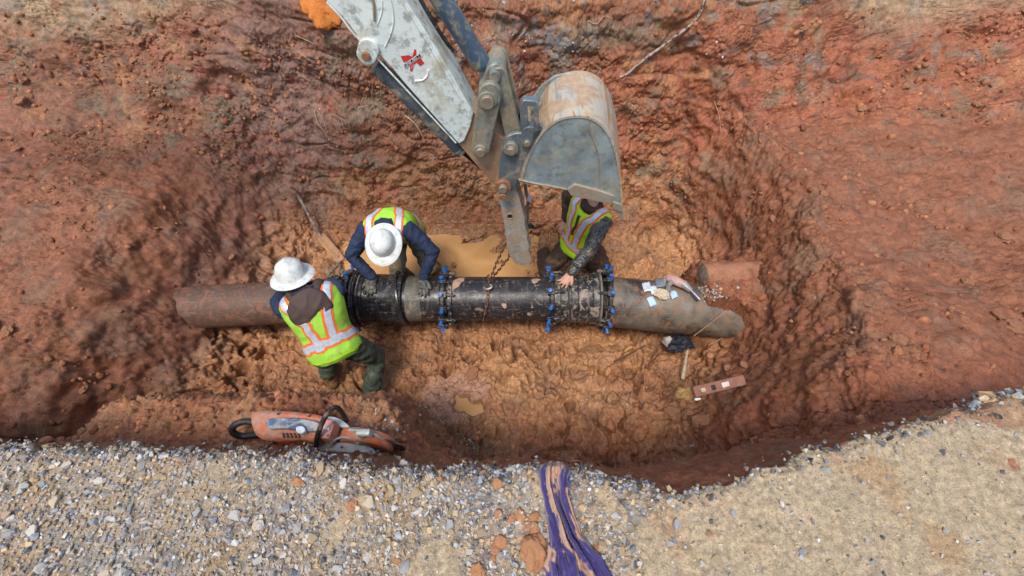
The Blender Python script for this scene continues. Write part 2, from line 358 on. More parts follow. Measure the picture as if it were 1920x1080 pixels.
# ------------------------------------------------------------------ gravel ground at the photographer's feet
def build_gravel():
    xs = np.concatenate([-np.geomspace(60, 4, 14), np.linspace(-3.9, -1.0, 160), np.linspace(-.99, .99, 520), np.linspace(1.0, 3.9, 160), np.geomspace(4, 60, 14)])
    ry = rimy(xs)+.012*perlin(np.stack([xs*9, xs*0, xs*0+.5], -1))+.007*perlin(np.stack([xs*34, xs*0, xs*0+.5], -1))
    t = np.concatenate([-np.geomspace(60, .6, 14), np.linspace(-.55, 0, 28)[:-1]]); tt = np.linspace(0, 1, 100)
    X = []; Yr = []; Zr = []
    for a in t: Yr.append(xs*0+a); Zr.append(xs*0)
    for a in tt: Yr.append(ry*a); Zr.append(-.012*sstep(.93, 1, a)+xs*0)
    for k, (dy, dz) in enumerate([(.004, -.02), (.002, -.035), (-.006, -.05), (-.02, -.06)]): Yr.append(ry+dy); Zr.append(xs*0+dz)
    Y = np.stack(Yr, 1); Z = np.stack(Zr, 1); X = np.repeat(xs[:, None], Y.shape[1], 1); P = np.stack([X, Y, X*0], -1)
    far = (np.abs(X) < 4)*(Y > -1)
    b, s, i = worley(P, 42); f2 = fbm(P, 6, 4, seed=33); f1 = fbm(P, 2.2, 3, seed=13)
    sandy = np.clip(sstep(-.1, .25, (X-.36)*1.4+.25*f2+.3*(.25-Y))+sstep(.1, .45, .5-np.abs((X+.55)/.22)-np.abs(Y-.14)/.16*.6+.5*f2)+sstep(.3, .6, f1), 0, 1)
    D = .012*f1+.009*f2+.004*fbm(P, 20, 3, seed=8)+(1-.75*sandy)*.006*np.clip(.6-b, 0, 1)+.003*fbm(P, 45, 3)+.0012*fbm(P, 130, 2)
    # cracked hollow by the rim on the right
    pc = [PZ(1148, 905, 0), PZ(1172, 945, 0), PZ(1190, 975, 0), PZ(1240, 925, 0)]
    def segd(a, c):
        d = np.array([c.x-a.x, c.y-a.y]); q = np.stack([X-a.x, Y-a.y], -1); u = np.clip((q@d)/(d@d), 0, 1); return np.sqrt(((q-u[..., None]*d)**2).sum(-1))
    dd = np.minimum(np.minimum(segd(pc[0], pc[1]), segd(pc[1], pc[2])), segd(pc[2], pc[3])+.0)
    hol = 1-sstep(.004, .02, dd+.014*perlin(P*34)); D -= .010*hol
    P = np.stack([X, Y, Z+D*far+(1-far)*.3*D], -1)
    tan = np.array([.40, .28, .165]); gry = np.array([.29, .275, .25]); och = np.array([.40, .24, .115]); drk = np.array([.10, .105, .12]); cream = np.array([.45, .345, .22])
    col = np.ones(X.shape+(1,))*gry
    def lay(c, m):
        nonlocal col
        m = np.clip(m, 0, 1)[..., None]; col = col*(1-m)+c*m
    lay(tan, .55+.5*f2); lay(cream, sandy*.85); lay(och, sstep(.2, .6, fbm(P, 3.5, 3, seed=50))*.6)
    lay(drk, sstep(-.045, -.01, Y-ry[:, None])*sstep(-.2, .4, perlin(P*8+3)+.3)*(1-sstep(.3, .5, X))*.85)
    lay(drk*1.9, hol*.6); lay(drk*1.5, sstep(.45, .6, fbm(P, 9, 3, seed=51))*.4*(1-sandy))
    ci = (i-.5)*(1-sandy)*.5
    col = np.clip(col*(1+ci[..., None])*(1+.2*fbm(P, 60, 2)[..., None]), .02, .9)
    lay(np.array([.33, .17, .09]), (Z < -.03)*.8)
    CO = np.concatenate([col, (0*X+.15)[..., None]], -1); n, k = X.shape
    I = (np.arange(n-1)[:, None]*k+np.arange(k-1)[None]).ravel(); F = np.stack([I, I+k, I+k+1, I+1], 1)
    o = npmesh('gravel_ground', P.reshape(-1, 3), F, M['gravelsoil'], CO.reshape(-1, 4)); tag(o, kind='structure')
    return P, xs, sandy, o
GP, GXS, GSANDY, gravel_ground = build_gravel()
# ------------------------------------------------------------------ stones
def hull_template(seed, n=13, flat=.7, sub=False):
    rg = np.random.default_rng(seed); p = rg.normal(size=(n, 3)); p /= np.linalg.norm(p, axis=1)[:, None]; p *= rg.uniform(.75, 1.1, (n, 1)); p[:, 2] *= flat
    bm = bmesh.new(); vs_ = [bm.verts.new(q) for q in p]; bmesh.ops.convex_hull(bm, input=vs_)
    for v in [v for v in bm.verts if not v.link_faces]: bm.verts.remove(v)
    bmesh.ops.triangulate(bm, faces=bm.faces); bm.verts.ensure_lookup_table(); bm.verts.index_update()
    V = np.array([v.co[:] for v in bm.verts]); F = np.array([[v.index for v in f.verts] for f in bm.faces]); bm.free(); return V, F
TPL = [hull_template(s, 11+s % 6, .55+.08*(s % 5)) for s in range(16)]
def clod_template(seed):
    bm = bmesh.new(); bmesh.ops.create_icosphere(bm, subdivisions=4, radius=1); V = np.array([v.co[:] for v in bm.verts]); F = np.array([[v.index for v in f.verts] for f in bm.faces]); bm.free()
    V = V*(1+.34*fbm(V+seed*7.1, 1.4, 3)+.13*fbm(V+seed, 4.5, 3)+.05*fbm(V+seed, 13, 2))[:, None]; V[:, 2] *= .7; return V, F
CTPL = [clod_template(s) for s in range(6)]
def rotm(k):
    q = RNG.normal(size=(k, 4)); q /= np.linalg.norm(q, axis=1)[:, None]; w, x, y, z = q.T
    return np.stack([np.stack([1-2*(y*y+z*z), 2*(x*y-z*w), 2*(x*z+y*w)], -1), np.stack([2*(x*y+z*w), 1-2*(x*x+z*z), 2*(y*z-x*w)], -1), np.stack([2*(x*z-y*w), 2*(y*z+x*w), 1-2*(x*x+y*y)], -1)], -2)
def scatter(name, pos, size, cols, material, tpl=TPL, parent=None, squash=None, smooth=False):
    Vs = []; Fs = []; Cs = []; off = 0; k = len(pos); Rm = rotm(k); ti = RNG.integers(0, len(tpl), k)
    for t in range(len(tpl)):
        ix = np.where(ti == t)[0]
        if not len(ix): continue
        V, F = tpl[t]; a = RNG.uniform(.75, 1.25, (len(ix), 1, 3)); v = np.einsum('kij,kvj->kvi', Rm[ix], V[None]*a)
        v = v*size[ix][:, None, None]+pos[ix][:, None]
        Vs.append(v.reshape(-1, 3)); Fs.append((F[None]+np.arange(len(ix))[:, None, None]*len(V)+off).reshape(-1, 3)); off += len(ix)*len(V)
        Cs.append(np.repeat(np.concatenate([cols[ix], np.zeros((len(ix), 1))], 1), len(V), 0))
    return tag(npmesh(name, np.concatenate(Vs), np.concatenate(Fs), material, np.concatenate(Cs), smooth, parent), kind='stuff')
SCOL = np.array([(.44, .44, .43), (.30, .32, .34), (.50, .42, .30), (.22, .24, .27), (.55, .53, .50), (.40, .30, .18), (.36, .37, .38), (.52, .36, .20), (.12, .12, .13)])
def scol(k, p=None): return SCOL[RNG.choice(len(SCOL), k, p=p)]*RNG.uniform(.75, 1.2, (k, 1))
def gvis(): return np.where((GP[..., 1] > -.12) & (np.abs(GP[..., 0]) < 2.3))
gi = gvis(); wts = 1-.93*GSANDY[gi]; wts = wts*np.gradient(GXS)[gi[0]]; wts /= wts.sum()
k = 15500; ch = RNG.choice(len(wts), k, p=wts); pos = GP[gi[0][ch], gi[1][ch]].copy(); pos[:, :2] += RNG.normal(0, .002, (k, 2)); sz = np.clip(RNG.lognormal(math.log(.0046), .48, k), .0022, .013)
keep = ~((pos[:, 2] < -.02)); pos, sz = pos[keep], sz[keep]; pos[:, 2] += sz*.25
scatter('crushed_gravel', pos, sz, scol(len(pos)), M['stone'])
kk = 2600; rx_ = RNG.uniform(-2.4, 2.4, kk); rx_ = np.where(RNG.random(kk) < .6, RNG.uniform(-.8, .5, kk), rx_); dy_ = np.abs(RNG.normal(0, .022, kk))*np.where(RNG.random(kk) < .55, -1, .8)
rp = np.stack([rx_, rimy(rx_)+dy_, np.where(dy_ > 0, -dy_*1.6-.004, .002)], 1); rc = scol(kk)*np.where(RNG.random((kk, 1)) < .55, .28, .9)*np.array([.95, 1, 1.1])
scatter('rim_rubble', rp, np.clip(RNG.lognormal(math.log(.0058), .5, kk), .003, .015), rc, M['stone'])
fi_ = np.where((PIT[..., 2] > -.12) & (PIT[..., 1] > .6) & (PIT[..., 1] < 8) & (np.abs(PIT[..., 0]) < 9)); q_ = PIT[fi_]; ww = np.gradient(PXS)[fi_[0]]*(.2+sstep(-.1, .5, perlin(q_*1.3))); ww /= ww.sum(); cc_ = RNG.choice(len(ww), 7000, p=ww); pp = q_[cc_].copy(); pp[:, :2] += RNG.normal(0, .06, (7000, 2))*np.minimum(1, np.gradient(PXS)[fi_[0][cc_]]*20)[:, None]
scatter('scattered_stones', pp, np.clip(RNG.lognormal(math.log(.012), .5, 7000), .006, .04), scol(7000), M['stone'])
# individual broken stones
stone_meshes = []
for i, (V, F) in enumerate(TPL):
    me = bpy.data.meshes.new('stone'); me.from_pydata(V.tolist(), [], F.tolist()); me.materials.append(M['stone_o']); stone_meshes.append(me)
clod_meshes = []
for i, (V, F) in enumerate(CTPL):
    me = bpy.data.meshes.new('clay_clod'); me.from_pydata(V.tolist(), [], F.tolist()); me.materials.append(M['claylump']); me.polygons.foreach_set('use_smooth', [True]*len(F)); clod_meshes.append(me)
def put(name, me, loc, s, parent, sq=1.0):
    o = bpy.data.objects.new(name, me); C.objects.link(o); o.parent = parent; o.location = loc
    o.rotation_euler = (random.uniform(-.4, .4), random.uniform(-.4, .4), random.uniform(0, 6.3)); o.scale = (s*random.uniform(.8, 1.3), s*random.uniform(.8, 1.2), s*sq); return o
ch = RNG.choice(len(wts), 255, p=wts); p2 = GP[gi[0][ch], gi[1][ch]]
for i, p in enumerate(p2):
    if p[2] < -.02: continue
    s = random.choice([.009, .011, .012, .013, .016, .018, .021]); put('stone', random.choice(stone_meshes), (p[0], p[1], p[2]+s*.3), s, gravel_ground, .8)
for px, py, s in [(600, 880, .026), (694, 942, .022), (690, 905, .018), (780, 925, .020), (843, 985, .02), (1255, 940, .014), (588, 1010, .02), (760, 1060, .024), (905, 1000, .018)]:
    p = PZ(px, py, 0); put('stone', random.choice(stone_meshes), (p.x, p.y, .010), s, gravel_ground, .8)
olump = []
for me_ in clod_meshes:
    m2 = me_.copy(); m2.materials[0] = M['orangelump']; olump.append(m2)
for px, py, s in [(933, 908, .020), (975, 968, .024), (962, 975, .018), (1003, 968, .017), (990, 985, .018), (940, 1018, .022), (930, 1030, .018), (924, 1048, .013), (895, 1074, .024), (1000, 990, .02), (786, 925, .014), (824, 900, .013), (935, 965, .014), (745, 1052, .015), (660, 948, .02), (560, 905, .022), (1013, 1000, .014), (1120, 1030, .012), (1330, 1000, .01)]:
    p = PZ(px, py, 0); put('clay_clod', random.choice(olump), (p.x, p.y, .006), s*.85, gravel_ground, .6)
p = PZ(1001, 1033, 0); o = put('clay_lump', clod_meshes[3], (p.x, p.y, .012), .041, None, .8); o.data = o.data.copy(); o.data.materials[0] = M['orangelump']
tag(o, 'largest round lump of orange clay on the gravel, beside the purple rag', 'clay lump')
# clods and chips in the trench
fi = np.where((PSEG[None, :] > 2.8) & (PSEG[None, :] < 13.6) & (np.abs(PXS[:, None]) < 5) & (PIT[..., 2] < -.25)); FP = PIT[fi]; FN = PITN[fi]
wt = np.gradient(PXS)[fi[0]]*(.15+sstep(0, .5, perlin(FP*2.1+9)))*(.4+.9*(FP[:, 1] < 1.6)+.8*(FP[:, 1] > 3.3)+.5*(np.abs(FP[:, 0]) > 2.2))
inp = (((FP[:, 0]+.80)/1.0)**2+((FP[:, 1]-3.14)/.45)**2 < 1.1) | (((FP[:, 0]+.40)/.25)**2+((FP[:, 1]-1.38)/.2)**2 < 1); wt = np.where(inp, wt*.0, wt); wt /= wt.sum()
k = 5200; ch = RNG.choice(len(wt), k, p=wt); pos = FP[ch]; sz = np.clip(RNG.lognormal(math.log(.012), .5, k), .006, .032)
cc = np.where(RNG.random((k, 1)) < .5, np.array([[.40, .17, .08]]), np.array([[.30, .11, .05]]))*RNG.uniform(.7, 1.3, (k, 1))
SM = [clod_template(s+20) for s in range(5)]
def lowclod(seed):
    bm = bmesh.new(); bmesh.ops.create_icosphere(bm, subdivisions=2, radius=1); V = np.array([v.co[:] for v in bm.verts]); F = np.array([[v.index for v in f.verts] for f in bm.faces]); bm.free()
    return V*(1+.35*fbm(V+seed*3.3, 1.5, 2))[:, None]*np.array([1, 1, .75]), F
LT = [lowclod(s) for s in range(8)]
scatter('clay_crumbs', pos, sz, cc, M['clay'], LT, smooth=True)
ch = RNG.choice(len(wt), 190, p=wt)
for p in FP[ch]:
    s = random.choice([.022, .026, .03, .035, .04, .055]) if p[1] > 1.1 else .022; put('clay_clod', random.choice(clod_meshes), p, s, trench_floor if p[1] < 3.5 else far_wall, .7)
# little grey chips washed onto the walls and the ledge
spots = [(1010, 85, 70, 26, 120, 0), (1330, 80, 30, 50, 40, 0), (880, 60, 40, 40, 70, 0), (1270, 340, 30, 30, 30, 0), (1190, 300, 60, 50, 40, 0), (620, 260, 30, 60, 20, 0), (640, 420, 30, 20, 30, 1), (860, 260, 60, 60, 20, 0),
         (720, 790, 60, 25, 150, 2), (882, 830, 10, 26, 70, 2), (800, 775, 60, 16, 90, 2), (1050, 850, 60, 8, 26, 2), (1150, 750, 60, 40, 26, 3), (1260, 690, 60, 30, 26, 3), (960, 800, 100, 30, 20, 3), (1300, 820, 40, 20, 24, 2), (700, 640, 60, 50, 20, 3)]
cp = []
for px, py, sx, sy, k, wh in spots:
    a, b = [(9.3, 14.6), (8.5, 10.5), (2, 6.2), (6, 8)][wh]
    for _ in range(k):
        q, nrm = pit_ray(px+random.gauss(0, sx*.6), py+random.gauss(0, sy*.6), a, b) if random.random() < .34 else (None, None)
        if q is not None: cp.append(q+nrm*.003)
cp = np.array(cp); scatter('stone_chips', cp, RNG.uniform(.005, .014, len(cp)), np.array([.40, .42, .45])*RNG.uniform(.5, 1.5, (len(cp), 1)), M['stone'])
# ------------------------------------------------------------------ shape helpers
def frame(d, up=Vector((0, 0, 1))):
    d = d.normalized(); 
    if abs(d.dot(up)) > .97: up = Vector((1, 0, 0)) if abs(d.x) < .9 else Vector((0, 1, 0))
    a = d.cross(up).normalized(); return a, a.cross(d).normalized()
def add_tube(bm, pts, rad, n=12, cap=True, ell=None, up=Vector((0, 0, 1))):
    """tube along points; rad is one radius or a list; ell=(sx, sy) squashes the section"""
    pts = [Vector(p) for p in pts]; m = len(pts); rings = []
    rads = rad if isinstance(rad, (list, tuple)) else [rad]*m
    pa = None
    for i, p in enumerate(pts):
        d = (pts[min(i+1, m-1)]-pts[max(i-1, 0)]).normalized()
        if pa is None: a, b = frame(d, up)
        else: a = (pa-d*pa.dot(d)).normalized(); b = a.cross(d)
        pa = a; sx, sy = ell or (1, 1)
        rings.append([bm.verts.new(p+a*math.cos(t)*rads[i]*sx+b*math.sin(t)*rads[i]*sy) for t in [2*math.pi*k/n for k in range(n)]])
    for r0, r1 in zip(rings, rings[1:]):
        for k in range(n): bm.faces.new((r0[k], r0[(k+1) % n], r1[(k+1) % n], r1[k]))
    if cap: bm.faces.new(rings[0][::-1]); bm.faces.new(rings[-1])
    return rings
def smooth_pts(pts, k=6):
    pts = [Vector(p) for p in pts]; out = []
    for i in range(len(pts)-1):
        p0, p1, p2, p3 = pts[max(i-1, 0)], pts[i], pts[i+1], pts[min(i+2, len(pts)-1)]
        for j in range(k):
            t = j/k; out.append(.5*((2*p1)+(-p0+p2)*t+(2*p0-5*p1+4*p2-p3)*t*t+(-p0+3*p1-3*p2+p3)*t**3))
    return out+[pts[-1]]
def lathe(bm, prof, origin, axis, n=48, jag=0):
    """prof: list of (distance along the axis, radius)"""
    axis = axis.normalized(); a, b = frame(axis); rings = []
    for s, r in prof:
        rings.append([bm.verts.new(origin+axis*s+(a*math.cos(t)+b*math.sin(t))*max(r, 1e-4)) for t in [2*math.pi*k/n for k in range(n)]])
    for r0, r1 in zip(rings, rings[1:]):
        for k in range(n): bm.faces.new((r0[k], r0[(k+1) % n], r1[(k+1) % n], r1[k]))
    return rings
def add_box(bm, c, sx, sy, sz, rot=None):
    Rm = rot if rot is not None else Matrix.Identity(3); c = Vector(c)
    v = [bm.verts.new(c+Rm@Vector((x*sx/2, y*sy/2, z*sz/2))) for x in (-1, 1) for y in (-1, 1) for z in (-1, 1)]
    for f in ((0, 1, 3, 2), (4, 6, 7, 5), (0, 4, 5, 1), (2, 3, 7, 6), (0, 2, 6, 4), (1, 5, 7, 3)): bm.faces.new([v[i] for i in f])
def prism(bm, poly, ya, yb):
    """poly: points of a side outline, thickness from ya to yb along Y"""
    A = [bm.verts.new((p[0], ya, p[2])) for p in poly]; B = [bm.verts.new((p[0], yb, p[2])) for p in poly]
    bm.faces.new(A); bm.faces.new(B[::-1]); n = len(A)
    for i in range(n): bm.faces.new((A[i], B[i], B[(i+1) % n], A[(i+1) % n]))
def capsule_poly(p, q, r0, r1, n=10):
    d = Vector((q[0]-p[0], 0, q[2]-p[2])); L = d.length; d.normalize(); s = Vector((-d.z, 0, d.x)); out = []
    for i in range(n+1):
        t = math.pi/2+math.pi*i/n; out.append(Vector((p[0], 0, p[2]))+(d*math.cos(t)+s*math.sin(t))*r0)
    for i in range(n+1):
        t = -math.pi/2+math.pi*i/n; out.append(Vector((q[0], 0, q[2]))+(d*math.cos(t)+s*math.sin(t))*r1)
    return out
def basis(x, z):
    """matrix with columns x, y, z"""
    x = x.normalized(); z = (z-x*z.dot(x)).normalized(); y = z.cross(x); return Matrix((x, y, z)).transposed()
# ------------------------------------------------------------------ materials of the pipeline
def pipe_mat(name, base, base2, mudc, cut, streak=.4, rough=.42, patch=None):
    b = NB(name); n = b.noise(3.2, 6, .65, dist=.4); c = b.ramp(n, [(.35, base), (.65, base2)])
    mp = b.n('ShaderNodeMapping'); b.l(b.coord(), mp.inputs[0]); mp.inputs['Scale'].default_value = (9, 2.2, 2.2)
    st = b.noise(3, 6, .75, vec=mp.outputs[0]); c = b.mix(b.ramp(st, [(.52, G(0)), (.66, G(streak))]), c, tuple(x*.8 for x in mudc))
    sp = b.noise(26, 5, .7, dist=.5); sm = b.ramp(sp, [(cut, G(0)), (cut+.06, G(.85))]); c = b.mix(sm, c, mudc)
    sc = b.noise(7, 5, .7, dist=1.2); s2 = b.ramp(sc, [(cut+.02, G(0)), (cut+.07, G(.7))]); c = b.mix(s2, c, tuple(x*1.15 for x in mudc))
    mp2 = b.n('ShaderNodeMapping'); b.l(b.coord(), mp2.inputs[0]); mp2.inputs['Scale'].default_value = (2.0, 34, 34)
    cz = b.ramp(b.noise(2.2, 5, .75, vec=mp2.outputs[0]), [(.57, G(0)), (.66, G(.4))]); c = b.mix(cz, c, (.27, .24, .21))
    b.base(c); b.rough(b.mix(b.mix(1.0, sm, s2, 'LIGHTEN'), b.ramp(b.noise(12, 4), [(.35, G(rough-.14)), (.65, G(rough+.14))]), G(.85)))
    b.bump(b.mix(.5, b.noise(40, 5), sp), .004); return b.m
M['pipe_black'] = pipe_mat('tarred_iron', (.010, .011, .014), (.028, .029, .034), (.28, .195, .135), .60)
M['sleeve'] = pipe_mat('coated_sleeve', (.010, .010, .012), (.030, .032, .038), (.28, .23, .18), .60, .25, .24)
M['sleeve_m'] = pipe_mat('coated_sleeve_muddy', (.012, .012, .014), (.035, .036, .042), (.34, .27, .20), .545, .3, .38)
M['pipe_old'] = pipe_mat('old_iron', (.022, .022, .025), (.23, .20, .155), (.25, .12, .055), .55, .6, .5)
M['pipe_brown'] = pipe_mat('old_iron_brown', (.12, .07, .045), (.08, .055, .045), (.22, .10, .06), .52, .6, .6)
M['band'] = pipe_mat('grey_band', (.07, .068, .06), (.14, .13, .10), (.27, .22, .15), .55, .6, .5)
M['blue'] = mat('blue_bolt', (.015, .14, .48), .4, var=.3, sc=40, mud=.7, mudc=None, bump=0) if False else mat('blue_bolt', (.012, .12, .42), .4, var=.35, sc=60, mud=.7, mudsc=36, mudcut=.60, bump=0)
M['blackiron'] = mat('black_casting', (.018, .018, .021), .4, var=.4, sc=30, mud=.7, mudcol=(.28, .22, .17), mudsc=30, mudcut=.60, bump=.003)
M['gasket'] = mat('gland_ring', (.03, .03, .035), .45, var=.4, sc=20, mud=.8, mudcol=(.30, .25, .2), mudsc=14, mudcut=.54)
M['ringgrey'] = mat('ring_with_dried_mud', (.20, .18, .15), .6, var=.4, sc=14, mud=.6, mudcol=(.10, .09, .08), mudsc=12, mudcut=.55)
M['rustchain'] = mat('rusty_chain', (.17, .085, .045), .65, metal=.3, var=.5, sc=60, mud=.6, mudcol=(.3, .16, .09), mudsc=40)
M['hook'] = mat('hook_steel', (.42, .38, .34), .45, metal=.5, var=.3, sc=40)
# ------------------------------------------------------------------ the water main
PA = Vector((-1.475, 2.26, -1.8)); PX = Vector((1, 0, 0))
def ax(px): return Vector(((px-960)/200.0, 2.26, -1.8))
def lathed(name, prof, o, axis, m, parent, n=64):
    bm = bmesh.new(); lathe(bm, prof, o, axis, n); return obj(name, bm, m, parent)
r0 = .205
new_pipe = lathed('iron_pipe', [(0, r0-.02), (0, r0), (.1, r0), (.5, r0), (1.0, r0), (1.6, r0), (1.6, r0-.02)], ax(762), PX, M['pipe_black'], None)
tag(new_pipe, 'black muddy iron pipe section hung by a chain in the middle of the repair', 'pipe')
grey = lathed('pipe_band', [(0, r0), (0, r0+.010), (.125, r0+.008), (.14, r0)], ax(768), PX, M['band'], None); tag(grey, 'grey band round the black pipe between the two gloved hands', 'pipe band')
orx = Vector((2.5, 2.045, -1.80))-Vector((.86, 2.235, -1.81)); old_r = lathed('iron_pipe', [(0, .2), (0, .235), (.4, .236), (1.0, .238), (1.9, .24), (2.6, .24)], Vector((.86, 2.235, -1.81)), orx, M['pipe_old'], None)
tag(old_r, 'old grey brown iron pipe running out to the right into the clay', 'pipe')
old_l = lathed('iron_pipe', [(0, .16), (0, .20), (.8, .2), (2.6, .2)], ax(672), Vector((-1, -.06, -.01)), M['pipe_brown'], None); tag(old_l, 'old brown iron pipe running out to the left behind the nearest worker', 'pipe')
def gland(name, px, label, r=r0, nb=12, parent=None, side=1, cat='joint ring', ph=.13, cap=.03, c=None, axis=PX, wide=.045, blue=True):
    c = c or ax(px); root = parent or empty(name, c, label, cat)
    bm = bmesh.new(); lathe(bm, [(-wide/2, r), (-wide/2, r+.03), (-wide/4, r+.045), (wide/4, r+.045), (wide/2, r+.03), (wide/2, r), (-wide/2, r)], c, axis, 64); obj('gland', bm, M['blackiron'], root)
    a, b = frame(axis)
    for k in range(nb):
        t = 2*math.pi*(k+ph)/nb; d = a*math.cos(t)+b*math.sin(t); rot = basis(axis, d); jx = random.uniform(-.012, .012)
        bm = bmesh.new(); add_box(bm, c+d*(r+.038)+axis*jx, wide*1.35, .058, .045, rot); add_box(bm, c+d*(r+.03)+axis*(jx+side*wide*.8), wide*1.1, .034, .034, rot)
        lug = obj('lug', bm, M['blackiron'], root, bevel=.006)
        if not blue: continue
        q = c+d*(r+.058)+axis*(jx-side*.008)
        bm = bmesh.new(); dd = (d+axis*random.uniform(-.3, .1)*side).normalized()
        lathe(bm, [(0, .001), (0, .017), (.010, .017), (.012, .013), (cap, .013), (cap+.002, .018), (cap+.018, .018), (cap+.020, .001)], q, dd, 8)
        obj('bolt', bm, M['blue'], root)
        # tee-bolt along the pipe
        if k % 2 == 0:
            bm = bmesh.new(); p = c+d*(r+.045); add_tube(bm, [p-axis*side*.03, p+axis*side*.11], .009, 8); add_tube(bm, [p+axis*side*.075, p+axis*side*.1], .018, 6); obj('tee_bolt', bm, M['gasket'], root)
    return root
# middle restraint
g1 = gland('joint_restraint', 836, 'joint restraint ring with blue bolts and mud, between the gloved worker and the chain', wide=.05)
bm = bmesh.new(); lathe(bm, [(0, r0), (0, r0+.028), (.03, r0+.028), (.035, r0), (0, r0)], ax(846), Vector((1, 0, .0)), 48); obj('ring', bm, M['sleeve_m'], g1)
# coupling on the right
cr = empty('sleeve_coupling', ax(1085), 'black muddy sleeve coupling with two blue bolted rings beside the bare hand', 'coupling')
bm = bmesh.new(); lathe(bm, [(-.26, r0), (-.26, .232), (-.20, .236), (-.19, .225), (-.12, .226), (-.11, .236), (-.10, .236), (-.09, .226), (.09, .228), (.10, .238), (.12, .238), (.15, .245), (.16, r0)], ax(1085), PX, 72); obj('sleeve', bm, M['sleeve_m'], cr)
def ring(px, r, w, h, m, parent, tilt=0, dz=0):
    bm = bmesh.new(); axis = Vector((1, tilt, dz)); lathe(bm, [(-w/2, r-.01), (-w/2, r+h*.6), (-w/4, r+h), (w/4, r+h), (w/2, r+h*.6), (w/2, r-.01), (-w/2, r-.01)], ax(px), axis, 72); return obj('ring', bm, m, parent)
ring(1045, .222, .020, .012, M['gasket'], cr); ring(1060, .226, .016, .026, M['gasket'], cr, .10, .03); ring(1078, .224, .012, .010, M['sleeve'], cr); ring(1121, .226, .026, .034, M['ringgrey'], cr, -.03, .03); ring(1097, .224, .012, .012, M['gasket'], cr)
gland('x', 1031, '', parent=cr, side=1, ph=.35); gland('x', 1136, '', r=.22, parent=cr, side=-1, ph=.2, axis=Vector((1, -.07, 0)).normalized())
# coupling on the left
cl = empty('sleeve_coupling', ax(715), 'glossy black sleeve coupling at the left, under the gloved hands', 'coupling')
bm = bmesh.new(); lathe(bm, [(-.22, .21), (-.22, .262), (-.18, .268), (-.17, .24), (-.13, .232), (.15, .230), (.20, .245), (.235, .25), (.24, .21)], ax(715), PX, 72); obj('sleeve', bm, M['sleeve'], cl)
ring(684, .235, .018, .022, M['gasket'], cl, .02); ring(692, .232, .012, .014, M['sleeve'], cl); ring(755, .225, .028, .042, M['sleeve'], cl, .16, .05); ring(674, .24, .03, .035, M['sleeve'], cl)
gland('x', 664, '', r=.215, parent=cl, side=-1, ph=.4)
# loose strip of tape at the top of that ring
# ------------------------------------------------------------------ chain sling
chain = empty('lifting_chain', ax(912), 'rusty lifting chain looped round the black pipe and hung from the grab', 'chain')
def link_mesh():
    bm = bmesh.new(); pts = []
    for i in range(14):
        t = 2*math.pi*i/14; x = .018*math.cos(t)+(.007 if math.cos(t) > 0 else -.007); pts.append(Vector((x, .011*math.sin(t), 0)))
    n = 6; rings = []
    for i, p in enumerate(pts):
        d = (pts[(i+1) % 14]-pts[i-1]).normalized(); a = Vector((0, 0, 1)); b = d.cross(a)
        rings.append([bm.verts.new(p+(a*math.cos(2*math.pi*k/n)+b*math.sin(2*math.pi*k/n))*.0045) for k in range(n)])
    for i in range(14):
        r_, s_ = rings[i], rings[(i+1) % 14]
        for k in range(n): bm.faces.new((r_[k], r_[(k+1) % n], s_[(k+1) % n], s_[k]))
    me = bpy.data.meshes.new('link'); bm.to_mesh(me); bm.free(); me.materials.append(M['rustchain']); me.polygons.foreach_set('use_smooth', [True]*len(me.polygons)); return me
LM = link_mesh()
def chain_along(pts, parent, step=.037):
    P = [pts[0]]; acc = 0
    for a, b in zip(pts, pts[1:]):
        L = (b-a).length; 
        while acc+L >= step:
            t = (step-acc)/L; a = a+(b-a)*t; P.append(a.copy()); L = (b-a).length; acc = 0
        acc += L
    for i, (a, b) in enumerate(zip(P, P[1:])):
        d = (b-a).normalized(); u, v = frame(d); o = bpy.data.objects.new('link', LM); C.objects.link(o); o.parent = parent
        z = u if i % 2 else v; z = (z+.35*(v if i % 2 else u)).normalized(); m = basis(d, z).to_4x4(); m.translation = (a+b)/2-parent.location; o.matrix_local = m
cx = ax(920).x
loop = [Vector((cx-.065*math.sin(min(1, k/20)*1.57)+.01*math.sin(k), 2.26+(r0+.014)*math.cos(math.radians(88-k*9.0)), -1.8+(r0+.014)*math.sin(math.radians(88+k*9.0)))) for k in range(0)]
for k in range(33):
    t = R(95+k*11); loop.append(Vector((cx-.07*min(1, k/10)*(1 if k < 17 else max(0, (33-k)/16)), 2.26+(r0+.014)*math.cos(t), -1.8+(r0+.014)*math.sin(t))))
chain_along(loop, chain)
top = PY(950, 452, 2.30); hookp = Vector((cx, 2.28, -1.8+r0+.05))
chain_along([top, top*.5+hookp*.5+Vector((-.01, 0, -.01)), hookp], chain); chain_along([top+Vector((.03, .01, 0)), PY(955, 482, 2.32), Vector((cx+.02, 2.33, -1.8+r0+.02))], chain)
bm = bmesh.new(); hc = Vector((cx-.012, 2.235, -1.8+r0+.02)); add_tube(bm, [hc+Vector((.035*math.cos(R(a)), -.025*math.sin(R(a))*.9-.01, .012+.012*math.cos(R(a)))) for a in range(-60, 215, 20)], [.008]*4+[.011]*6+[.007]*4, 10); obj('hook', bm, M['hook'], chain)
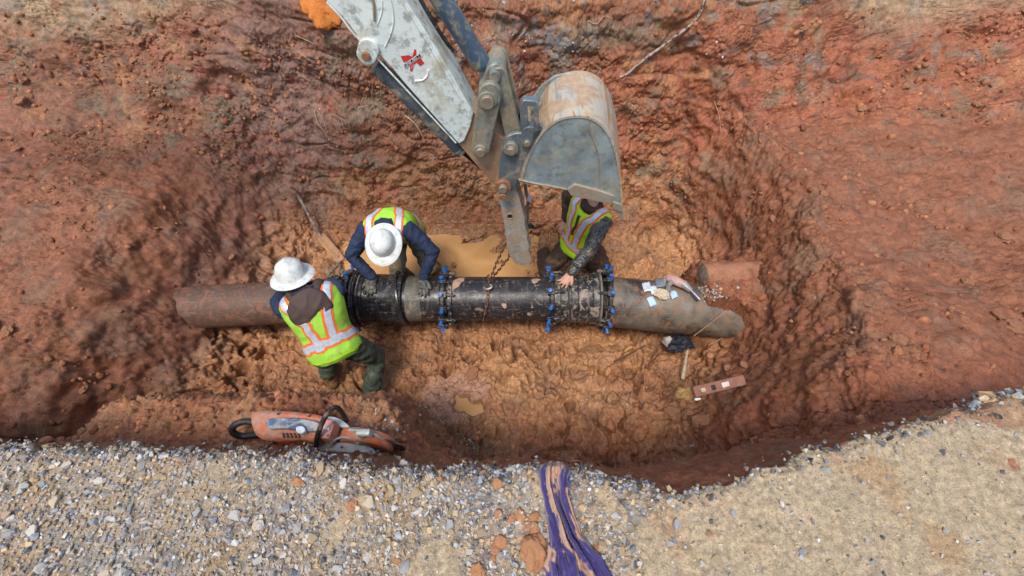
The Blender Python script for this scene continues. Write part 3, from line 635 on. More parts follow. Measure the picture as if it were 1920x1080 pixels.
# ------------------------------------------------------------------ EXCAVATOR
M['stickpaint'] = mat('white_machine_paint', (.66, .74, .72), .42, var=.14, sc=5, mud=.75, mudcol=(.42, .38, .25), mudsc=3.8, mudcut=.585, grime=.6, bump=.0015)
M['sticktop'] = M['stickpaint']
M['blued'] = mat('blue_grey_steel', (.15, .19, .21), .42, metal=.35, var=.3, sc=6, mud=.8, mudcol=(.40, .33, .23), mudsc=7, mudcut=.56, grime=.3)
M['cylpaint'] = mat('blue_cylinder_paint', (.055, .10, .16), .32, var=.3, sc=5, mud=.85, mudcol=(.33, .29, .20), mudsc=9, mudcut=.55, grime=.4)
M['cyldark'] = mat('dark_cylinder', (.05, .065, .075), .45, var=.3, sc=9, mud=.7, mudcol=(.30, .25, .17), mudsc=10, mudcut=.55)
M['linkm'] = mat('muddy_linkage', (.20, .215, .19), .5, metal=.15, var=.4, sc=14, mud=.8, mudcol=(.31, .25, .165), mudsc=9, mudcut=.5, grime=.5)
M['nose'] = mat('muddy_stick_nose', (.30, .20, .12), .6, var=.35, sc=10, mud=.7, mudcol=(.36, .21, .12), mudsc=12, mudcut=.5)
M['bucketside'] = mat('worn_bucket_steel', (.27, .335, .345), .42, metal=.15, var=.38, sc=6, mud=.75, mudcol=(.36, .34, .25), mudsc=4.2, mudcut=.565, grime=.5, bump=.003, bsc=25)
M['shell'] = mat('clay_smeared_bucket_shell', (.30, .29, .27), .45, metal=.2, var=.15, sc=5, mud=.92, mudcol=(.42, .255, .165), mudsc=6, mudcut=.47)
M['edge'] = mat('worn_edge', (.40, .37, .29), .5, metal=.25, var=.2, sc=8, mud=.7, mudcol=(.40, .26, .16), mudsc=9, mudcut=.54)
M['thumbm'] = mat('worn_thumb', (.44, .48, .46), .45, metal=.2, var=.3, sc=8, mud=.9, mudcol=(.46, .35, .24), mudsc=10, mudcut=.47, grime=.5)
M['pin'] = mat('pin_steel', (.33, .29, .23), .4, metal=.4, var=.3, sc=30, mud=.5, mudsc=40)
M['rustpin'] = mat('rusty_pin', (.30, .15, .08), .6, metal=.2, var=.3, sc=30)
M['rod'] = mat('rod_dark', (.06, .03, .025), .25, metal=.6, var=.2, sc=20)
M['black'] = mat('black_rubber', (.015, .015, .017), .55, var=.3, sc=20, mud=.5, mudsc=20, mudcut=.6)
M['decalred'] = mat('decal_red', (.55, .035, .03), .45, var=.12, sc=40, bump=0, mud=.7, mudsc=25, mudcut=.64, mudcol=(.6, .6, .55)); M['decalblack'] = mat('decal_black', (.02, .02, .025), .45, bump=0); M['decalwhite'] = mat('decal_white', (.75, .75, .74), .5, var=.08, bump=0)
YN = 2.20
exc = empty('excavator', (0, 2.32, 0), 'muddy white excavator arm with bucket and thumb hanging over the pipe', 'excavator')
def poly(pts, Y): return [PY(x, y, Y) for x, y in pts]
def plate(name, pts, y0, y1, m, parent=exc, bevel=.006, Yr=None):
    bm = bmesh.new(); prism(bm, poly(pts, y0 if Yr is None else Yr), y0, y1); return obj(name, bm, m, parent, smooth=True, bevel=bevel)
def cyl(name, c, r, y0, y1, m, parent=exc, n=24, bevel=.003):
    bm = bmesh.new(); add_tube(bm, [Vector((c.x, y0, c.z)), Vector((c.x, y1, c.z))], r, n); return obj(name, bm, m, parent, bevel=bevel)
# stick
stick_pts = [(505, -150), (560, -70), (612, 2), (640, 30), (655, 47), (668, 66), (673, 84), (678, 88), (703, 100), (712, 104), (735, 128), (760, 158), (800, 203), (860, 270), (871, 264), (882, 238), (888, 212), (872, 185), (850, 145), (800, 62), (752, -12), (700, -95), (660, -150)]
st = plate('stick', stick_pts, YN, YN+.19, M['stickpaint'])
nose = plate('stick_nose', [(858, 268), (900, 318), (928, 346), (944, 352), (958, 330), (962, 285), (948, 262), (925, 244), (900, 214), (886, 208), (880, 238), (872, 262)], YN+.015, YN+.175, M['nose'])
e = PY(688, 101, YN); bm = bmesh.new(); prism(bm, capsule_poly(e+Vector((.02, 0, .03)), e, .05, .047, 12), YN-.02, YN+.21); ear = obj('cylinder_ear', bm, M['stickpaint'], exc, bevel=.005)
cyl('pin', e, .022, YN-.035, YN+.225, M['rustpin'])
# raised weld beads and edge strips on the side plate
def bead(pts, r=.004, m=None, name='weld_bead', Y=YN):
    bm = bmesh.new(); add_tube(bm, smooth_pts([PY(x, y, Y-.001) for x, y in pts]), r, 6); return obj(name, bm, m or M['stickpaint'], exc)
bead([(612, 4), (640, 33), (662, 62), (705, 107), (760, 166), (855, 268)], .005); bead([(741, -20), (800, 78), (868, 190)], .005)
bead([(733, 0), (738, 35), (733, 62), (722, 88)], .004); bead([(716, 0), (716, 22), (706, 50)], .003); bead([(778, 152), (792, 150), (801, 142), (803, 131)], .005, M['decalwhite'], 'grab_rail'); 
# decal
dc = PY(773, 113, YN); sc_ = 1/ (FPX/ (dc.y*cp_+(CZ-dc.z)*sp_))
def on(px, py, lift): q = PY(px, py, YN); q.y = YN-lift; return q
def flatpoly(name, pts, lift, m, parent): 
    bm = bmesh.new(); bm.faces.new([bm.verts.new(on(x, y, lift)) for x, y in pts]); return obj(name, bm, m, parent, smooth=False)
dec = flatpoly('emblem', [(751, 105), (766, 103), (773, 106), (777, 92), (780, 92), (781, 103), (786, 106), (796, 118), (788, 124), (781, 117), (776, 122), (773, 134), (769, 133), (769, 122), (762, 115), (757, 117)], .002, M['decalred'], st)
ban = flatpoly('banner', [(757, 121), (787, 100), (790, 105), (760, 127)], .004, M['decalblack'], st)
flatpoly('banner_border', [(755.5, 121), (787.5, 98.5), (791.5, 105), (759.5, 128.5)], .003, M['decalwhite'], st)
def text3d(s, px0, py0, px1, py1, size, m, parent, lift, name='lettering'):
    cu = bpy.data.curves.new(name, 'FONT'); cu.body = s; cu.size = size; cu.align_x = 'CENTER'; cu.align_y = 'CENTER'; cu.extrude = 0.0003
    a, b = on(px0, py0, lift), on(px1, py1, lift); d = (b-a).normalized(); up = Vector((-d.z, 0, d.x)) if d.x > 0 else Vector((d.z, 0, -d.x))
    t = bpy.data.objects.new(name, cu); C.objects.link(t); dg = bpy.context.evaluated_depsgraph_get(); me = bpy.data.meshes.new_from_object(t.evaluated_get(dg)); bpy.data.objects.remove(t)
    w = max(v.co.x for v in me.vertices)-min(v.co.x for v in me.vertices); k = (b-a).length/w
    mt = Matrix((d*k, up*1.0, Vector((0, -1, 0)))).transposed().to_4x4(); mt.translation = (a+b)/2; me.transform(mt); me.materials.clear(); me.materials.append(m); return link(name, me, parent)
text3d('LINK-BELT', 760, 123.5, 787, 103.5, .021, M['decalwhite'], st, .0045)
# bucket cylinder along the top of the stick
a, b = PY(770, -95, 2.32), PY(908, 128, 2.32)
bm = bmesh.new(); ra = .052; d = b-a; add_tube(bm, [a-d*.5, a, a+d*.3, b-d*.06, b-d*.02, b], [ra, ra, ra, ra, ra*.85, ra*.6], 28); obj('bucket_cylinder', bm, M['cylpaint'], exc)
bm = bmesh.new(); add_tube(bm, smooth_pts([PY(778, -20, 2.27), PY(800, 20, 2.25), PY(832, 72, 2.26), PY(850, 96, 2.28)]), .010, 8); obj('hydraulic_hose', bm, M['black'], exc)
lk = PY(921, 148, 2.32)
cyl('rod_eye', lk, .05, 2.27, 2.37, M['linkm'])
# guide links (near and far) and bucket links
p1, p2 = PY(919, 176, 2.16), PY(901, 281, 2.16)
def cap_plate(name, a, b, ra_, rb_, y0, y1, m=M['linkm']):
    bm = bmesh.new(); prism(bm, capsule_poly(a, b, ra_, rb_), y0, y1); return obj(name, bm, m, exc, bevel=.008)
p0 = Vector((lk.x, 0, lk.z))
for y0 in (2.155, 2.425): cap_plate('guide_link', p1, p2, .062, .055, y0, y0+.04)
for y0 in (2.20, 2.40): cap_plate('bucket_link', PY(936, 142, 2.2), PY(961, 247, 2.2), .042, .05, y0, y0+.03)
cap_plate('link_head', PY(930, 146, 2.2), PY(916, 184, 2.2), .055, .05, 2.235, 2.40)
for c, r in ((PY(914, 189, 2.15), .036), (PY(901, 283, 2.15), .028)):
    cyl('pin', c, r, 2.125, 2.50, M['pin']); cyl('pin_boss', c, r*1.45, 2.143, 2.48, M['linkm'])
cyl('pin', PY(928, 142, 2.2), .030, 2.185, 2.46, M['linkm'])
# second, far guide link shows between them
cap_plate('far_brace', PY(938, 205, 2.3), PY(938, 272, 2.3), .03, .035, 2.33, 2.37, M['blued'])
# bucket ears, guide bracket
bear = plate('bucket_ear', [(934, 350), (936, 310), (941, 272), (950, 256), (966, 250), (985, 250), (1004, 232), (1018, 238), (1010, 252), (990, 288), (975, 322), (968, 350)], 2.15, 2.18, M['blued'])
plate('bucket_ear', [(934, 350), (936, 310), (941, 272), (950, 256), (966, 250), (985, 250), (1004, 232), (1018, 238), (1010, 252), (990, 288), (975, 322), (968, 350)], 2.42, 2.45, M['blued'], Yr=2.15)
for (x, y), r in (((958, 280), .034), ((988, 265), .026), ((943, 351), .040)):
    c = PY(x, y, 2.13); rusty = y == 351; cyl('pin', c, r*.72, 2.10, 2.47, M['pin']); cyl('pin_boss', c, r*1.3, 2.125, 2.46, M['rustpin'] if rusty else M['linkm'])
# slotted bracket: four bars round a slot
br = [[(975, 200), (980, 189), (988, 187), (992, 252), (976, 246)], [(1001, 190), (1010, 193), (1011, 246), (1001, 248)], [(984, 188), (1006, 190), (1004, 200), (986, 198)], [(986, 237), (1004, 239), (1006, 250), (984, 250)]]
for q in br: plate('bracket_bar', q, 2.12, 2.17, M['blued'], bevel=.005)
cap_plate('bracket_foot', PY(990, 245, 2.13), PY(988, 266, 2.13), .035, .034, 2.118, 2.15, M['blued'])
# bucket shell: plate bent round the profile, full width
arc = [(975, 338), (984, 305), (1001, 268), (1020, 241), (1047, 222), (1078, 215.5), (1108, 219), (1132, 235), (1150, 264), (1161, 305), (1166, 350), (1168, 392)]
YB0, YB1 = 2.15, 2.60
def shell():
    pts = smooth_pts([PY(x, y, YB0) for x, y in arc], 5); bm = bmesh.new(); th = .014; n = len(pts); ny = 14; grid = []
    cx_ = sum((p.x for p in pts), 0)/n; cz_ = sum((p.z for p in pts), 0)/n
    for i, p in enumerate(pts):
        d = (pts[min(i+1, n-1)]-pts[max(i-1, 0)]).normalized(); nn = Vector((-d.z, 0, d.x)); 
        row = []
        for j in range(ny+1):
            y = YB0-.006+(YB1-YB0+.012)*j/ny; shift = .045*(j/ny); row.append((bm.verts.new((p.x+shift, y, p.z)+nn*0 if False else Vector((p.x+shift, y, p.z))), bm.verts.new(Vector((p.x+shift, y, p.z))-nn*th)))
        grid.append(row)
    for i in range(n-1):
        for j in range(ny):
            for s in (0, 1): bm.faces.new((grid[i][j][s], grid[i+1][j][s], grid[i+1][j+1][s], grid[i][j+1][s]))
        for j in (0, ny): bm.faces.new((grid[i][j][0], grid[i+1][j][0], grid[i+1][j][1], grid[i][j][1]))
    for i in (0, n-1):
        for j in range(ny): bm.faces.new((grid[i][j][0], grid[i][j+1][0], grid[i][j+1][1], grid[i][j][1]))
    return bm
b = NB('bucket_shell_paint'); tc = b.coord(); sx = b.n('ShaderNodeSeparateXYZ'); b.l(tc, sx.inputs[0])
n1 = b.noise(7, 6, .65, dist=.4); n2 = b.noise(22, 5, .6)
mp = b.n('ShaderNodeMapping'); b.l(tc, mp.inputs[0]); mp.inputs['Scale'].default_value = (11, .9, 11)
bands = b.noise(1.6, 4, .6, vec=mp.outputs[0])
c = b.ramp(bands, [(.30, (.155, .18, .20)), (.42, (.40, .38, .35)), (.56, (.50, .42, .30)), (.62, (.33, .18, .10)), (.72, (.46, .36, .24))])
c = b.mix(b.ramp(n1, [(.47, G(0)), (.55, G(.9))]), c, b.ramp(n2, [(.3, (.34, .21, .125)), (.7, (.50, .37, .24))]))
b.base(c); b.rough(.5); b.bump(b.mix(.5, n1, n2), .008); M['shellp'] = b.m
sh = obj('bucket_shell', shell(), M['shellp'], exc)
side = [(972, 338), (982, 303), (1000, 266), (1021, 240), (1048, 222), (1078, 216), (1108, 219.5), (1131, 236), (1148, 265), (1159, 307), (1164, 350), (1166, 384), (1150, 382), (1110, 369), (1062, 357), (1020, 349), (985, 345)]
sp1 = plate('side_plate', side, YB0, YB0+.018, M['bucketside'], bevel=.004)
plate('side_plate', side, YB1-.018, YB1, M['bucketside'], bevel=.004, Yr=YB0)
# weld seam, cutter, lip, teeth
bead([(1106, 226), (1104, 240), (1112, 262), (1122, 292), (1124, 330), (1125, 362)], .0035, M['nose'], 'weld_seam', YB0); bead([(972, 336), (1000, 343), (1040, 350), (1062, 355)], .007, M['edge'], 'rim_strip', YB0)
plate('side_cutter', [(1064, 356), (1078, 346), (1120, 357), (1152, 368), (1148, 384), (1110, 376), (1070, 367)], YB0-.016, YB0+.004, M['edge'], bevel=.004)
lipm = M['edge']
plate('cutting_lip', [(1148, 378), (1166, 384), (1168, 400), (1150, 392)], YB0-.01, YB1+.01, lipm, bevel=.004)
for k in range(4):
    y0 = YB0+.0+k*.125; o_ = .014*k; bm = bmesh.new(); q = [PY(x, y, YB0) for x, y in [(1150, 384), (1167, 384), (1169, 414), (1163, 408), (1152, 396)]]; prism(bm, [Vector((v.x+o_, 0, v.z)) for v in q], y0, y0+.06); obj('tooth', bm, lipm, exc, bevel=.004)
bead([(1080, 222), (1082, 255), (1080, 290)], .003, M['edge'], 'clay_streak', YB0) if False else None
# thumb
th_pts = [(928, 346), (933, 336), (948, 332), (962, 340), (968, 356), (974, 372), (979, 392), (984, 408), (984, 424), (989, 438), (988, 448), (993, 462), (991, 470), (997, 484), (994, 497), (980, 499), (966, 494), (956, 480), (950, 458), (946, 425), (940, 392), (934, 368)]
def thumb():
    y0 = 2.20; return plate('thumb', th_pts, y0, y0+.025, M['thumbm'], bevel=.004)
tb = thumb(); plate('thumb', th_pts, 2.36, 2.385, M['thumbm'], bevel=.004, Yr=2.2)
for x, y in ((956, 462), (948, 375)): cyl('thumb_brace', PY(x+8, y, 2.2), .03, 2.225, 2.36, M['thumbm'])
for x, y in ((956, 405),):
    c = PY(x, y, 2.2); bm = bmesh.new(); add_tube(bm, [c+Vector((0, -.002, 0)), c+Vector((0, .003, 0))], .019, 18); obj('thumb_hole', bm, M['black'], exc)
    bm = bmesh.new(); add_tube(bm, [c+Vector((.023*math.cos(a), -.003, .026*math.sin(a))) for a in [i*math.pi/8 for i in range(17)]], .004, 6); obj('hole_rim', bm, M['thumbm'], exc)
cyl('pin', PY(943, 352, 2.19), .026, 2.095, 2.48, M['rustpin'])
# thumb cylinder under the stick
a, b_ = PY(704, 121, 2.29), PY(866, 283, 2.29); d = b_-a
bm = bmesh.new(); add_tube(bm, [a, a+d*.03, b_-d*.05, b_-d*.045, b_], [.03, .044, .044, .052, .050], 24); obj('thumb_cylinder', bm, M['cyldark'], exc)
bm = bmesh.new(); add_tube(bm, [b_-d*.02, PY(930, 336, 2.29)], .018, 16); obj('cylinder_rod', bm, M['rod'], exc)
# boom end, above and left of the picture
bm = bmesh.new(); tp = PY(560, -150, YN); prism(bm, [tp+Vector((.25, 0, .1)), tp+Vector((-.05, 0, .32)), tp+Vector((-1.6, 0, 1.3)), tp+Vector((-4.2, 0, .9)), tp+Vector((-4.2, 0, .5)), tp+Vector((-1.6, 0, .85)), tp+Vector((-.1, 0, -.1))], YN-.02, YN+.24); obj('boom', bm, M['stickpaint'], exc, bevel=.01)
# strap hanging behind the thumb
hs = empty('hanging_shackle', PY(988, 355, 2.4), 'muddy shackle and strap with blue white tag, dangling behind the thumb', 'shackle')
bm = bmesh.new(); add_tube(bm, smooth_pts([PY(984, 345, 2.4), PY(987, 362, 2.4), PY(990, 378, 2.4), PY(989, 400, 2.4), PY(990, 420, 2.4)]), [.016]*8+[.011]*9, 8, ell=(1, .5)) if False else add_tube(bm, smooth_pts([PY(984, 345, 2.4), PY(987, 362, 2.4), PY(990, 378, 2.4), PY(989, 400, 2.4), PY(990, 420, 2.4)]), .012, 8); obj('strap', bm, M['linkm'], hs)
bm = bmesh.new(); c = PY(992, 372, 2.37); add_box(bm, c, .028, .012, .055, Matrix.Rotation(.2, 3, 'Y')); obj('tag', bm, mat('tag_white', (.55, .66, .78), .4), hs, bevel=.003)
bm = bmesh.new(); c = PY(992, 425, 2.4); add_tube(bm, [c+Vector((.03*math.cos(t), 0, .028*math.sin(t))) for t in [R(a) for a in range(-20, 201, 20)]], .011, 8); add_tube(bm, [c+Vector((-.045, 0, -.006)), c+Vector((.045, 0, -.006))], .012, 8); obj('shackle_bow', bm, M['blackiron'], hs)

for o_ in (new_pipe, old_r, old_l): o_['group'] = 'iron pipe lengths of the water main'
for o_ in (cr, cl): o_['group'] = 'sleeve couplings on the water main'

def pipe_smear(px_top, px_bot, th0, th1, w0, w1, seed, m):
    n = 26; k = 12; bm = bmesh.new(); g = []
    for i in range(n+1):
        t = i/n; th = R(th0+(th1-th0)*t); xc = (ax(px_top)*(1-t)+ax(px_bot)*t).x; w = (w0*(1-t)+w1*t)*math.sin(math.pi*min(1, t*1.0+.08))**.5*(1+.35*float(perlin(np.array([[t*5, seed, .3]]))[0])); row = []
        for j in range(k+1):
            s = j/k*2-1; h = .0035*(1-s*s)*math.sin(math.pi*t)+.0006; rr = r0+h*(1+.6*float(perlin(np.array([[t*9, s*3, seed+.7]]))[0]))
            row.append(bm.verts.new((xc+s*w*.5+.012*float(perlin(np.array([[t*7, seed+s, 2.2]]))[0]), 2.26-rr*math.cos(th), -1.8+rr*math.sin(th))))
        g.append(row)
    for i in range(n):
        for j in range(k): bm.faces.new((g[i][j], g[i+1][j], g[i+1][j+1], g[i][j+1]))
    obj('mud_smear', bm, m, new_pipe)
M['smear'] = mat('dried_clay_smear', (.40, .27, .18), .8, var=.3, sc=14, bump=.004, bsc=60)
pipe_smear(869, 846, 125, 66, .11, .07, 1.3, M['smear']); pipe_smear(945, 948, 44, 30, .05, .04, 3.1, M['smear']); pipe_smear(990, 992, 18, 6, .035, .04, 5.9, M['smear']); pipe_smear(792, 800, 88, 62, .06, .05, 7.2, M['smear']); pipe_smear(1005, 1000, 120, 96, .10, .05, 8.8, M['smear'])
for pts_, rr_ in (([(700, -60), (735, 0), (775, 62), (815, 118), (838, 150)], .009), ([(676, -60), (690, -20), (700, 6), (702, 40)], .006)):
    bm = bmesh.new(); add_tube(bm, smooth_pts([PY(x, y, YN+.06 if rr_ > .008 else YN-.006) for x, y in pts_]), rr_, 8)
    if rr_ < .008: obj('grease_line', bm, M['linkm'], exc)
    else: bm.free()
# ------------------------------------------------------------------ ROOTS in the walls (parts of the wall they grow from)
def root(pix, r=.003, m=None, seg=(9.3, 14.6), parent=None, lift=.012, name='root'):
    pts = []
    for px, py in pix:
        q, n_ = pit_ray(px, py, *seg); pts.append(q+n_*(lift+random.uniform(0, .01)))
    pts = smooth_pts(pts, 5); k = len(pts); bm = bmesh.new(); add_tube(bm, pts, [r*(1-.6*i/k) for i in range(k)], 6); return obj(name, bm, m or M['root'], parent)
for pix, r in [([(590, 205), (598, 232), (612, 250), (620, 275)], .004), ([(596, 205), (608, 222), (616, 248)], .003), ([(560, 95), (585, 115)], .004), ([(556, 65), (590, 80)], .004), ([(622, 212), (640, 220), (644, 235)], .004),
               ([(686, 185), (690, 170), (688, 155)], .003), ([(672, 200), (692, 196)], .003), ([(700, 155), (698, 190), (706, 212)], .003), ([(716, 150), (714, 185)], .003), ([(1102, 38), (1118, 44), (1132, 30), (1148, 36)], .004),
               ([(558, 135), (580, 150), (600, 150)], .003), ([(655, 230), (660, 250)], .004), ([(760, 215), (782, 235), (800, 270)], .009), ([(720, 345), (730, 362), (727, 378)], .004), ([(1340, 190), (1350, 215), (1356, 250)], .004), ([(745, 30), (742, 5)], .003)]:
    root(pix, r, parent=far_wall)
root([(1072, 842), (1090, 866), (1088, 890)], .0025, seg=(.9, 3), parent=near_wall, lift=.015); root([(1045, 850), (1052, 846)], .002, seg=(.9, 3), parent=near_wall)
root([(1150, 680), (1190, 660), (1215, 645)], .012, M['darkroot'], (7, 9), trench_floor, .0); root([(903, 510), (898, 480), (905, 462), (935, 450)], .007, M['root'], (8, 9.5), trench_floor, .005)
root([(1310, 612), (1340, 586), (1362, 566)], .004, seg=(7, 10.5), parent=trench_floor, lift=.10); root([(1330, 640), (1362, 628)], .006, seg=(7, 10), parent=trench_floor, lift=.03)
# black root / cable end sticking out of the far wall
cb = []
for px, py, l in [(1162, 144, .0), (1175, 136, .04), (1200, 115, .05), (1240, 85, .05), (1285, 52, .05), (1305, 32, .04), (1318, 8, .02), (1322, -12, 0)]:
    q, n_ = pit_ray(px, py); cb.append(q+n_*l)
b = NB('cable_muddy'); b.base(b.ramp(b.noise(26, 5, .75), [(.42, (.02, .02, .023)), (.5, (.30, .22, .17)), (.62, (.42, .36, .30))])); b.rough(.6)
bm = bmesh.new(); add_tube(bm, smooth_pts(cb), .014, 10); tag(obj('cable', bm, b.m), 'black muddy cable or root end hanging diagonally on the far clay wall', 'cable')
# bright orange clay at the upper left
q, n_ = pit_ray(606, 14); o = put('clay_lump', clod_meshes[1], q+n_*.0, .16, None, .6); o.data = o.data.copy(); o.data.materials.clear(); o.data.materials.append(M['orangeclay']); o.rotation_euler = (.9, .2, .4)
tag(o, 'bright orange lump of clay in the wall, left of the white stick', 'clay lump')
# log end buried at the right
M['log'] = mat('clay_covered_wood', (.30, .125, .07), .75, var=.4, sc=8, bump=.02, bsc=22, grime=.5, mud=.7, mudcol=(.36, .17, .09), mudsc=9, mudcut=.5)
M['logend'] = mat('log_end', (.17, .13, .10), .8, var=.5, sc=30, bump=.008, bsc=60)
a = PZ(1316, 518, -1.50); ax_ = Vector((1, .06, -.02)); root_o = empty('buried_log', a, 'reddish clay covered log end sticking out of the right wall above the pipe', 'log')
bm = bmesh.new(); lathe(bm, [(.0, .108), (.01, .12), (.25, .125), (.9, .13)], a, ax_, 24)
for v in bm.verts: v.co += v.co.normalized()*float(perlin(np.array([[v.co.x*6, v.co.y*16, v.co.z*16]]))[0])*.035
obj('bark', bm, M['log'], root_o)
bm = bmesh.new(); lathe(bm, [(.004, .11), (-.012, .07), (-.02, .001)], a, ax_, 24); obj('log_end', bm, M['logend'], root_o)
# ------------------------------------------------------------------ shovel and bar, upper left
M['handle'] = mat('shovel_handle', (.13, .13, .12), .5, var=.5, sc=20, mud=.9, mudcol=(.42, .36, .28), mudsc=24, mudcut=.52)
M['blade'] = mat('muddy_blade', (.40, .215, .11), .6, var=.2, sc=8, mud=.4, mudsc=20)
sh_ = empty('shovel', PZ(605, 450, -1.8), 'muddy shovel leaning on the left bank, behind the worker in the white hat nearest the edge' if False else 'long handled muddy shovel leaning against the left clay bank', 'shovel')
def onpit(px, py, lift, seg=(6.5, 14)): q, n_ = pit_ray(px, py, *seg); return q+n_*lift
A_, B_, C_ = onpit(556, 366, .08), onpit(604, 448, .08), onpit(643, 494, .05)
bm = bmesh.new(); add_tube(bm, smooth_pts([A_, A_*.5+B_*.5+Vector((0, 0, .01)), B_, B_+(C_-B_)*.08]), .016, 10); obj('handle', bm, M['handle'], sh_)
bm = bmesh.new(); p = A_*.42+B_*.58; d = (B_-A_).normalized(); add_tube(bm, [p-d*.03, p+d*.03], .019, 10); obj('grip_band', bm, mat('pink_tape', (.6, .25, .2), .6), sh_)
bm = bmesh.new(); d = C_-B_; u, v = frame(d); W0, W1 = .045, .055; rows = []
for k in range(9):
    t = k/8; w = W0+(W1-W0)*min(1, t*4); w = w if t < .85 else w*(1-(t-.85)*1.5); c = B_+d*t; rows.append([bm.verts.new(c+u*w*s+v*(.014*s*s-.006)) for s in (-1, -.5, 0, .5, 1)]+[])
for r_, s_ in zip(rows, rows[1:]):
    for k in range(4): bm.faces.new((r_[k], r_[k+1], s_[k+1], s_[k]))
bl = obj('blade', bm, M['blade'], sh_); sm_ = bl.modifiers.new('thick', 'SOLIDIFY'); sm_.thickness = .004
pb = onpit(641, 498, .06); pe = onpit(622, 528, .12); bm = bmesh.new(); add_tube(bm, [pb, pe], .015, 10); tag(obj('pry_bar', bm, M['handle']), 'short dark grey bar beside the shovel blade, leaning on the pipe end', 'pry bar')
# ------------------------------------------------------------------ hammer, dark glove
M['wood'] = mat('hammer_wood', (.42, .34, .24), .6, var=.3, sc=20, mud=.6, mudcol=(.30, .19, .12), mudsc=20, mudcut=.56)
M['steel'] = mat('hammer_steel', (.20, .19, .22), .4, metal=.6, var=.3, sc=20)
hz = -2.08
h0, h1 = PZ(1280, 711, hz), PZ(1290, 652, hz+.06); hm = empty('hammer', h0, 'claw hammer with muddy wooden handle lying against a dark glove', 'hammer')
bm = bmesh.new(); d = h1-h0; add_tube(bm, [h0, h0+d*.05, h0+d*.3, h0+d*.6, h0+d*.85, h1], [.014, .018, .016, .013, .012, .012], 10, ell=(1, .8)); obj('handle', bm, M['wood'], hm)
bm = bmesh.new(); e0, e1 = PZ(1284, 654, hz+.07), PZ(1306, 650, hz+.07); d = e1-e0; add_tube(bm, [e0-d*.25, e0, e0+d*.3, e0+d*.55, e0+d*.8, e1+d*.05], [.018, .019, .012, .014, .016, .010], 10); obj('hammer_head', bm, M['steel'], hm)
def blob(name, c, sx, sy, sz, m, seed, amp=.25, f=1.6, parent=None, rz=0, sub=4):
    bm = bmesh.new(); bmesh.ops.create_icosphere(bm, subdivisions=sub, radius=1); V = np.array([v.co[:] for v in bm.verts]); D = 1+amp*fbm(V+seed, f, 4)
    Rm = Matrix.Rotation(rz, 3, 'Z')
    for v, q, dd in zip(bm.verts, V, D): v.co = Vector(c)+Rm@Vector((q[0]*dd*sx, q[1]*dd*sy, q[2]*dd*sz))
    return obj(name, bm, m, parent)
M['darkcloth'] = mat('dark_wet_cloth', (.012, .014, .026), .65, var=.5, sc=14, bump=.006, bsc=40)
o = blob('work_glove', PZ(1275, 644, -2.0), .10, .075, .07, M['darkcloth'], 3.2, .4, 1.8); tag(o, 'crumpled dark glove under the old pipe beside the hammer', 'glove')
put('stone', stone_meshes[4], PZ(1252, 640, -2.02), .06, trench_floor)
# ------------------------------------------------------------------ spirit level and muddy plank, right
M['level'] = mat('faded_red_level', (.26, .12, .085), .5, var=.25, sc=14, mud=.5, mudcol=(.36, .22, .14), mudsc=12, mudcut=.55)
lv = empty('spirit_level', PZ(1340, 732, -1.35), 'faded reddish spirit level with vial windows, lying at the right bank', 'spirit level')
a, b2 = PZ(1301, 735, -1.45), PZ(1395, 712, -1.48); d = (b2-a).normalized(); Lv = (b2-a).length; rot = basis(d, Vector((0, -.75, .65)))
bm = bmesh.new(); add_box(bm, (a+b2)/2, Lv, .026, .062, rot); 
M3 = rot; bm.free(); bm = bmesh.new(); rot2 = basis(d, Vector((0, -.35, .94))); cc_ = (a+b2)/2
add_box(bm, cc_, Lv, .075, .028, rot2); obj('level_frame', bm, M['level'], lv, bevel=.004)
for f, m_, w, l in ((.16, mat('vial_window', (.55, .50, .30), .3), .028, .035), (.36, M['black'], .034, .034), (.60, mat('vial_plate', (.62, .58, .52), .4), .035, .06)):
    bm = bmesh.new(); add_box(bm, a+d*Lv*f+rot2@Vector((0, 0, .0165)), l, w, .006, rot2); obj('vial_window', bm, m_, lv, bevel=.001)
o = blob('muddy_rag', PZ(1286, 738, -1.52), .075, .045, .035, mat('ochre_mud', (.30, .17, .06), .8, var=.4, sc=20, bump=.012, bsc=60), 6.1, .35, 2.2, rz=.1); tag(o, 'ochre mud caked lump at the left end of the spirit level', 'mud lump')
bm = bmesh.new(); q = PZ(1308, 749, -1.42); add_tube(bm, [q-Vector((.022, 0, 0)), q-Vector((.016, 0, 0)), q+Vector((.016, .004, 0)), q+Vector((.024, .005, 0))], [.005, .010, .009, .004], 10); tag(obj('marker_pen', bm, mat('white_plastic', (.78, .80, .80), .35, var=.05, bump=0)), 'small white plastic marker lying below the spirit level', 'marker')
for pix, r_ in (([(1318, 712), (1340, 696), (1364, 690)], .03), ([(1262, 770), (1292, 775), (1310, 790)], .05), ([(1290, 800), (1320, 786)], .045)):
    for px, py in pix:
        q, n_ = pit_ray(px, py, 3, 9); put('clay_clod', random.choice(clod_meshes), q-n_*.01, r_*1.2, trench_floor, .8)
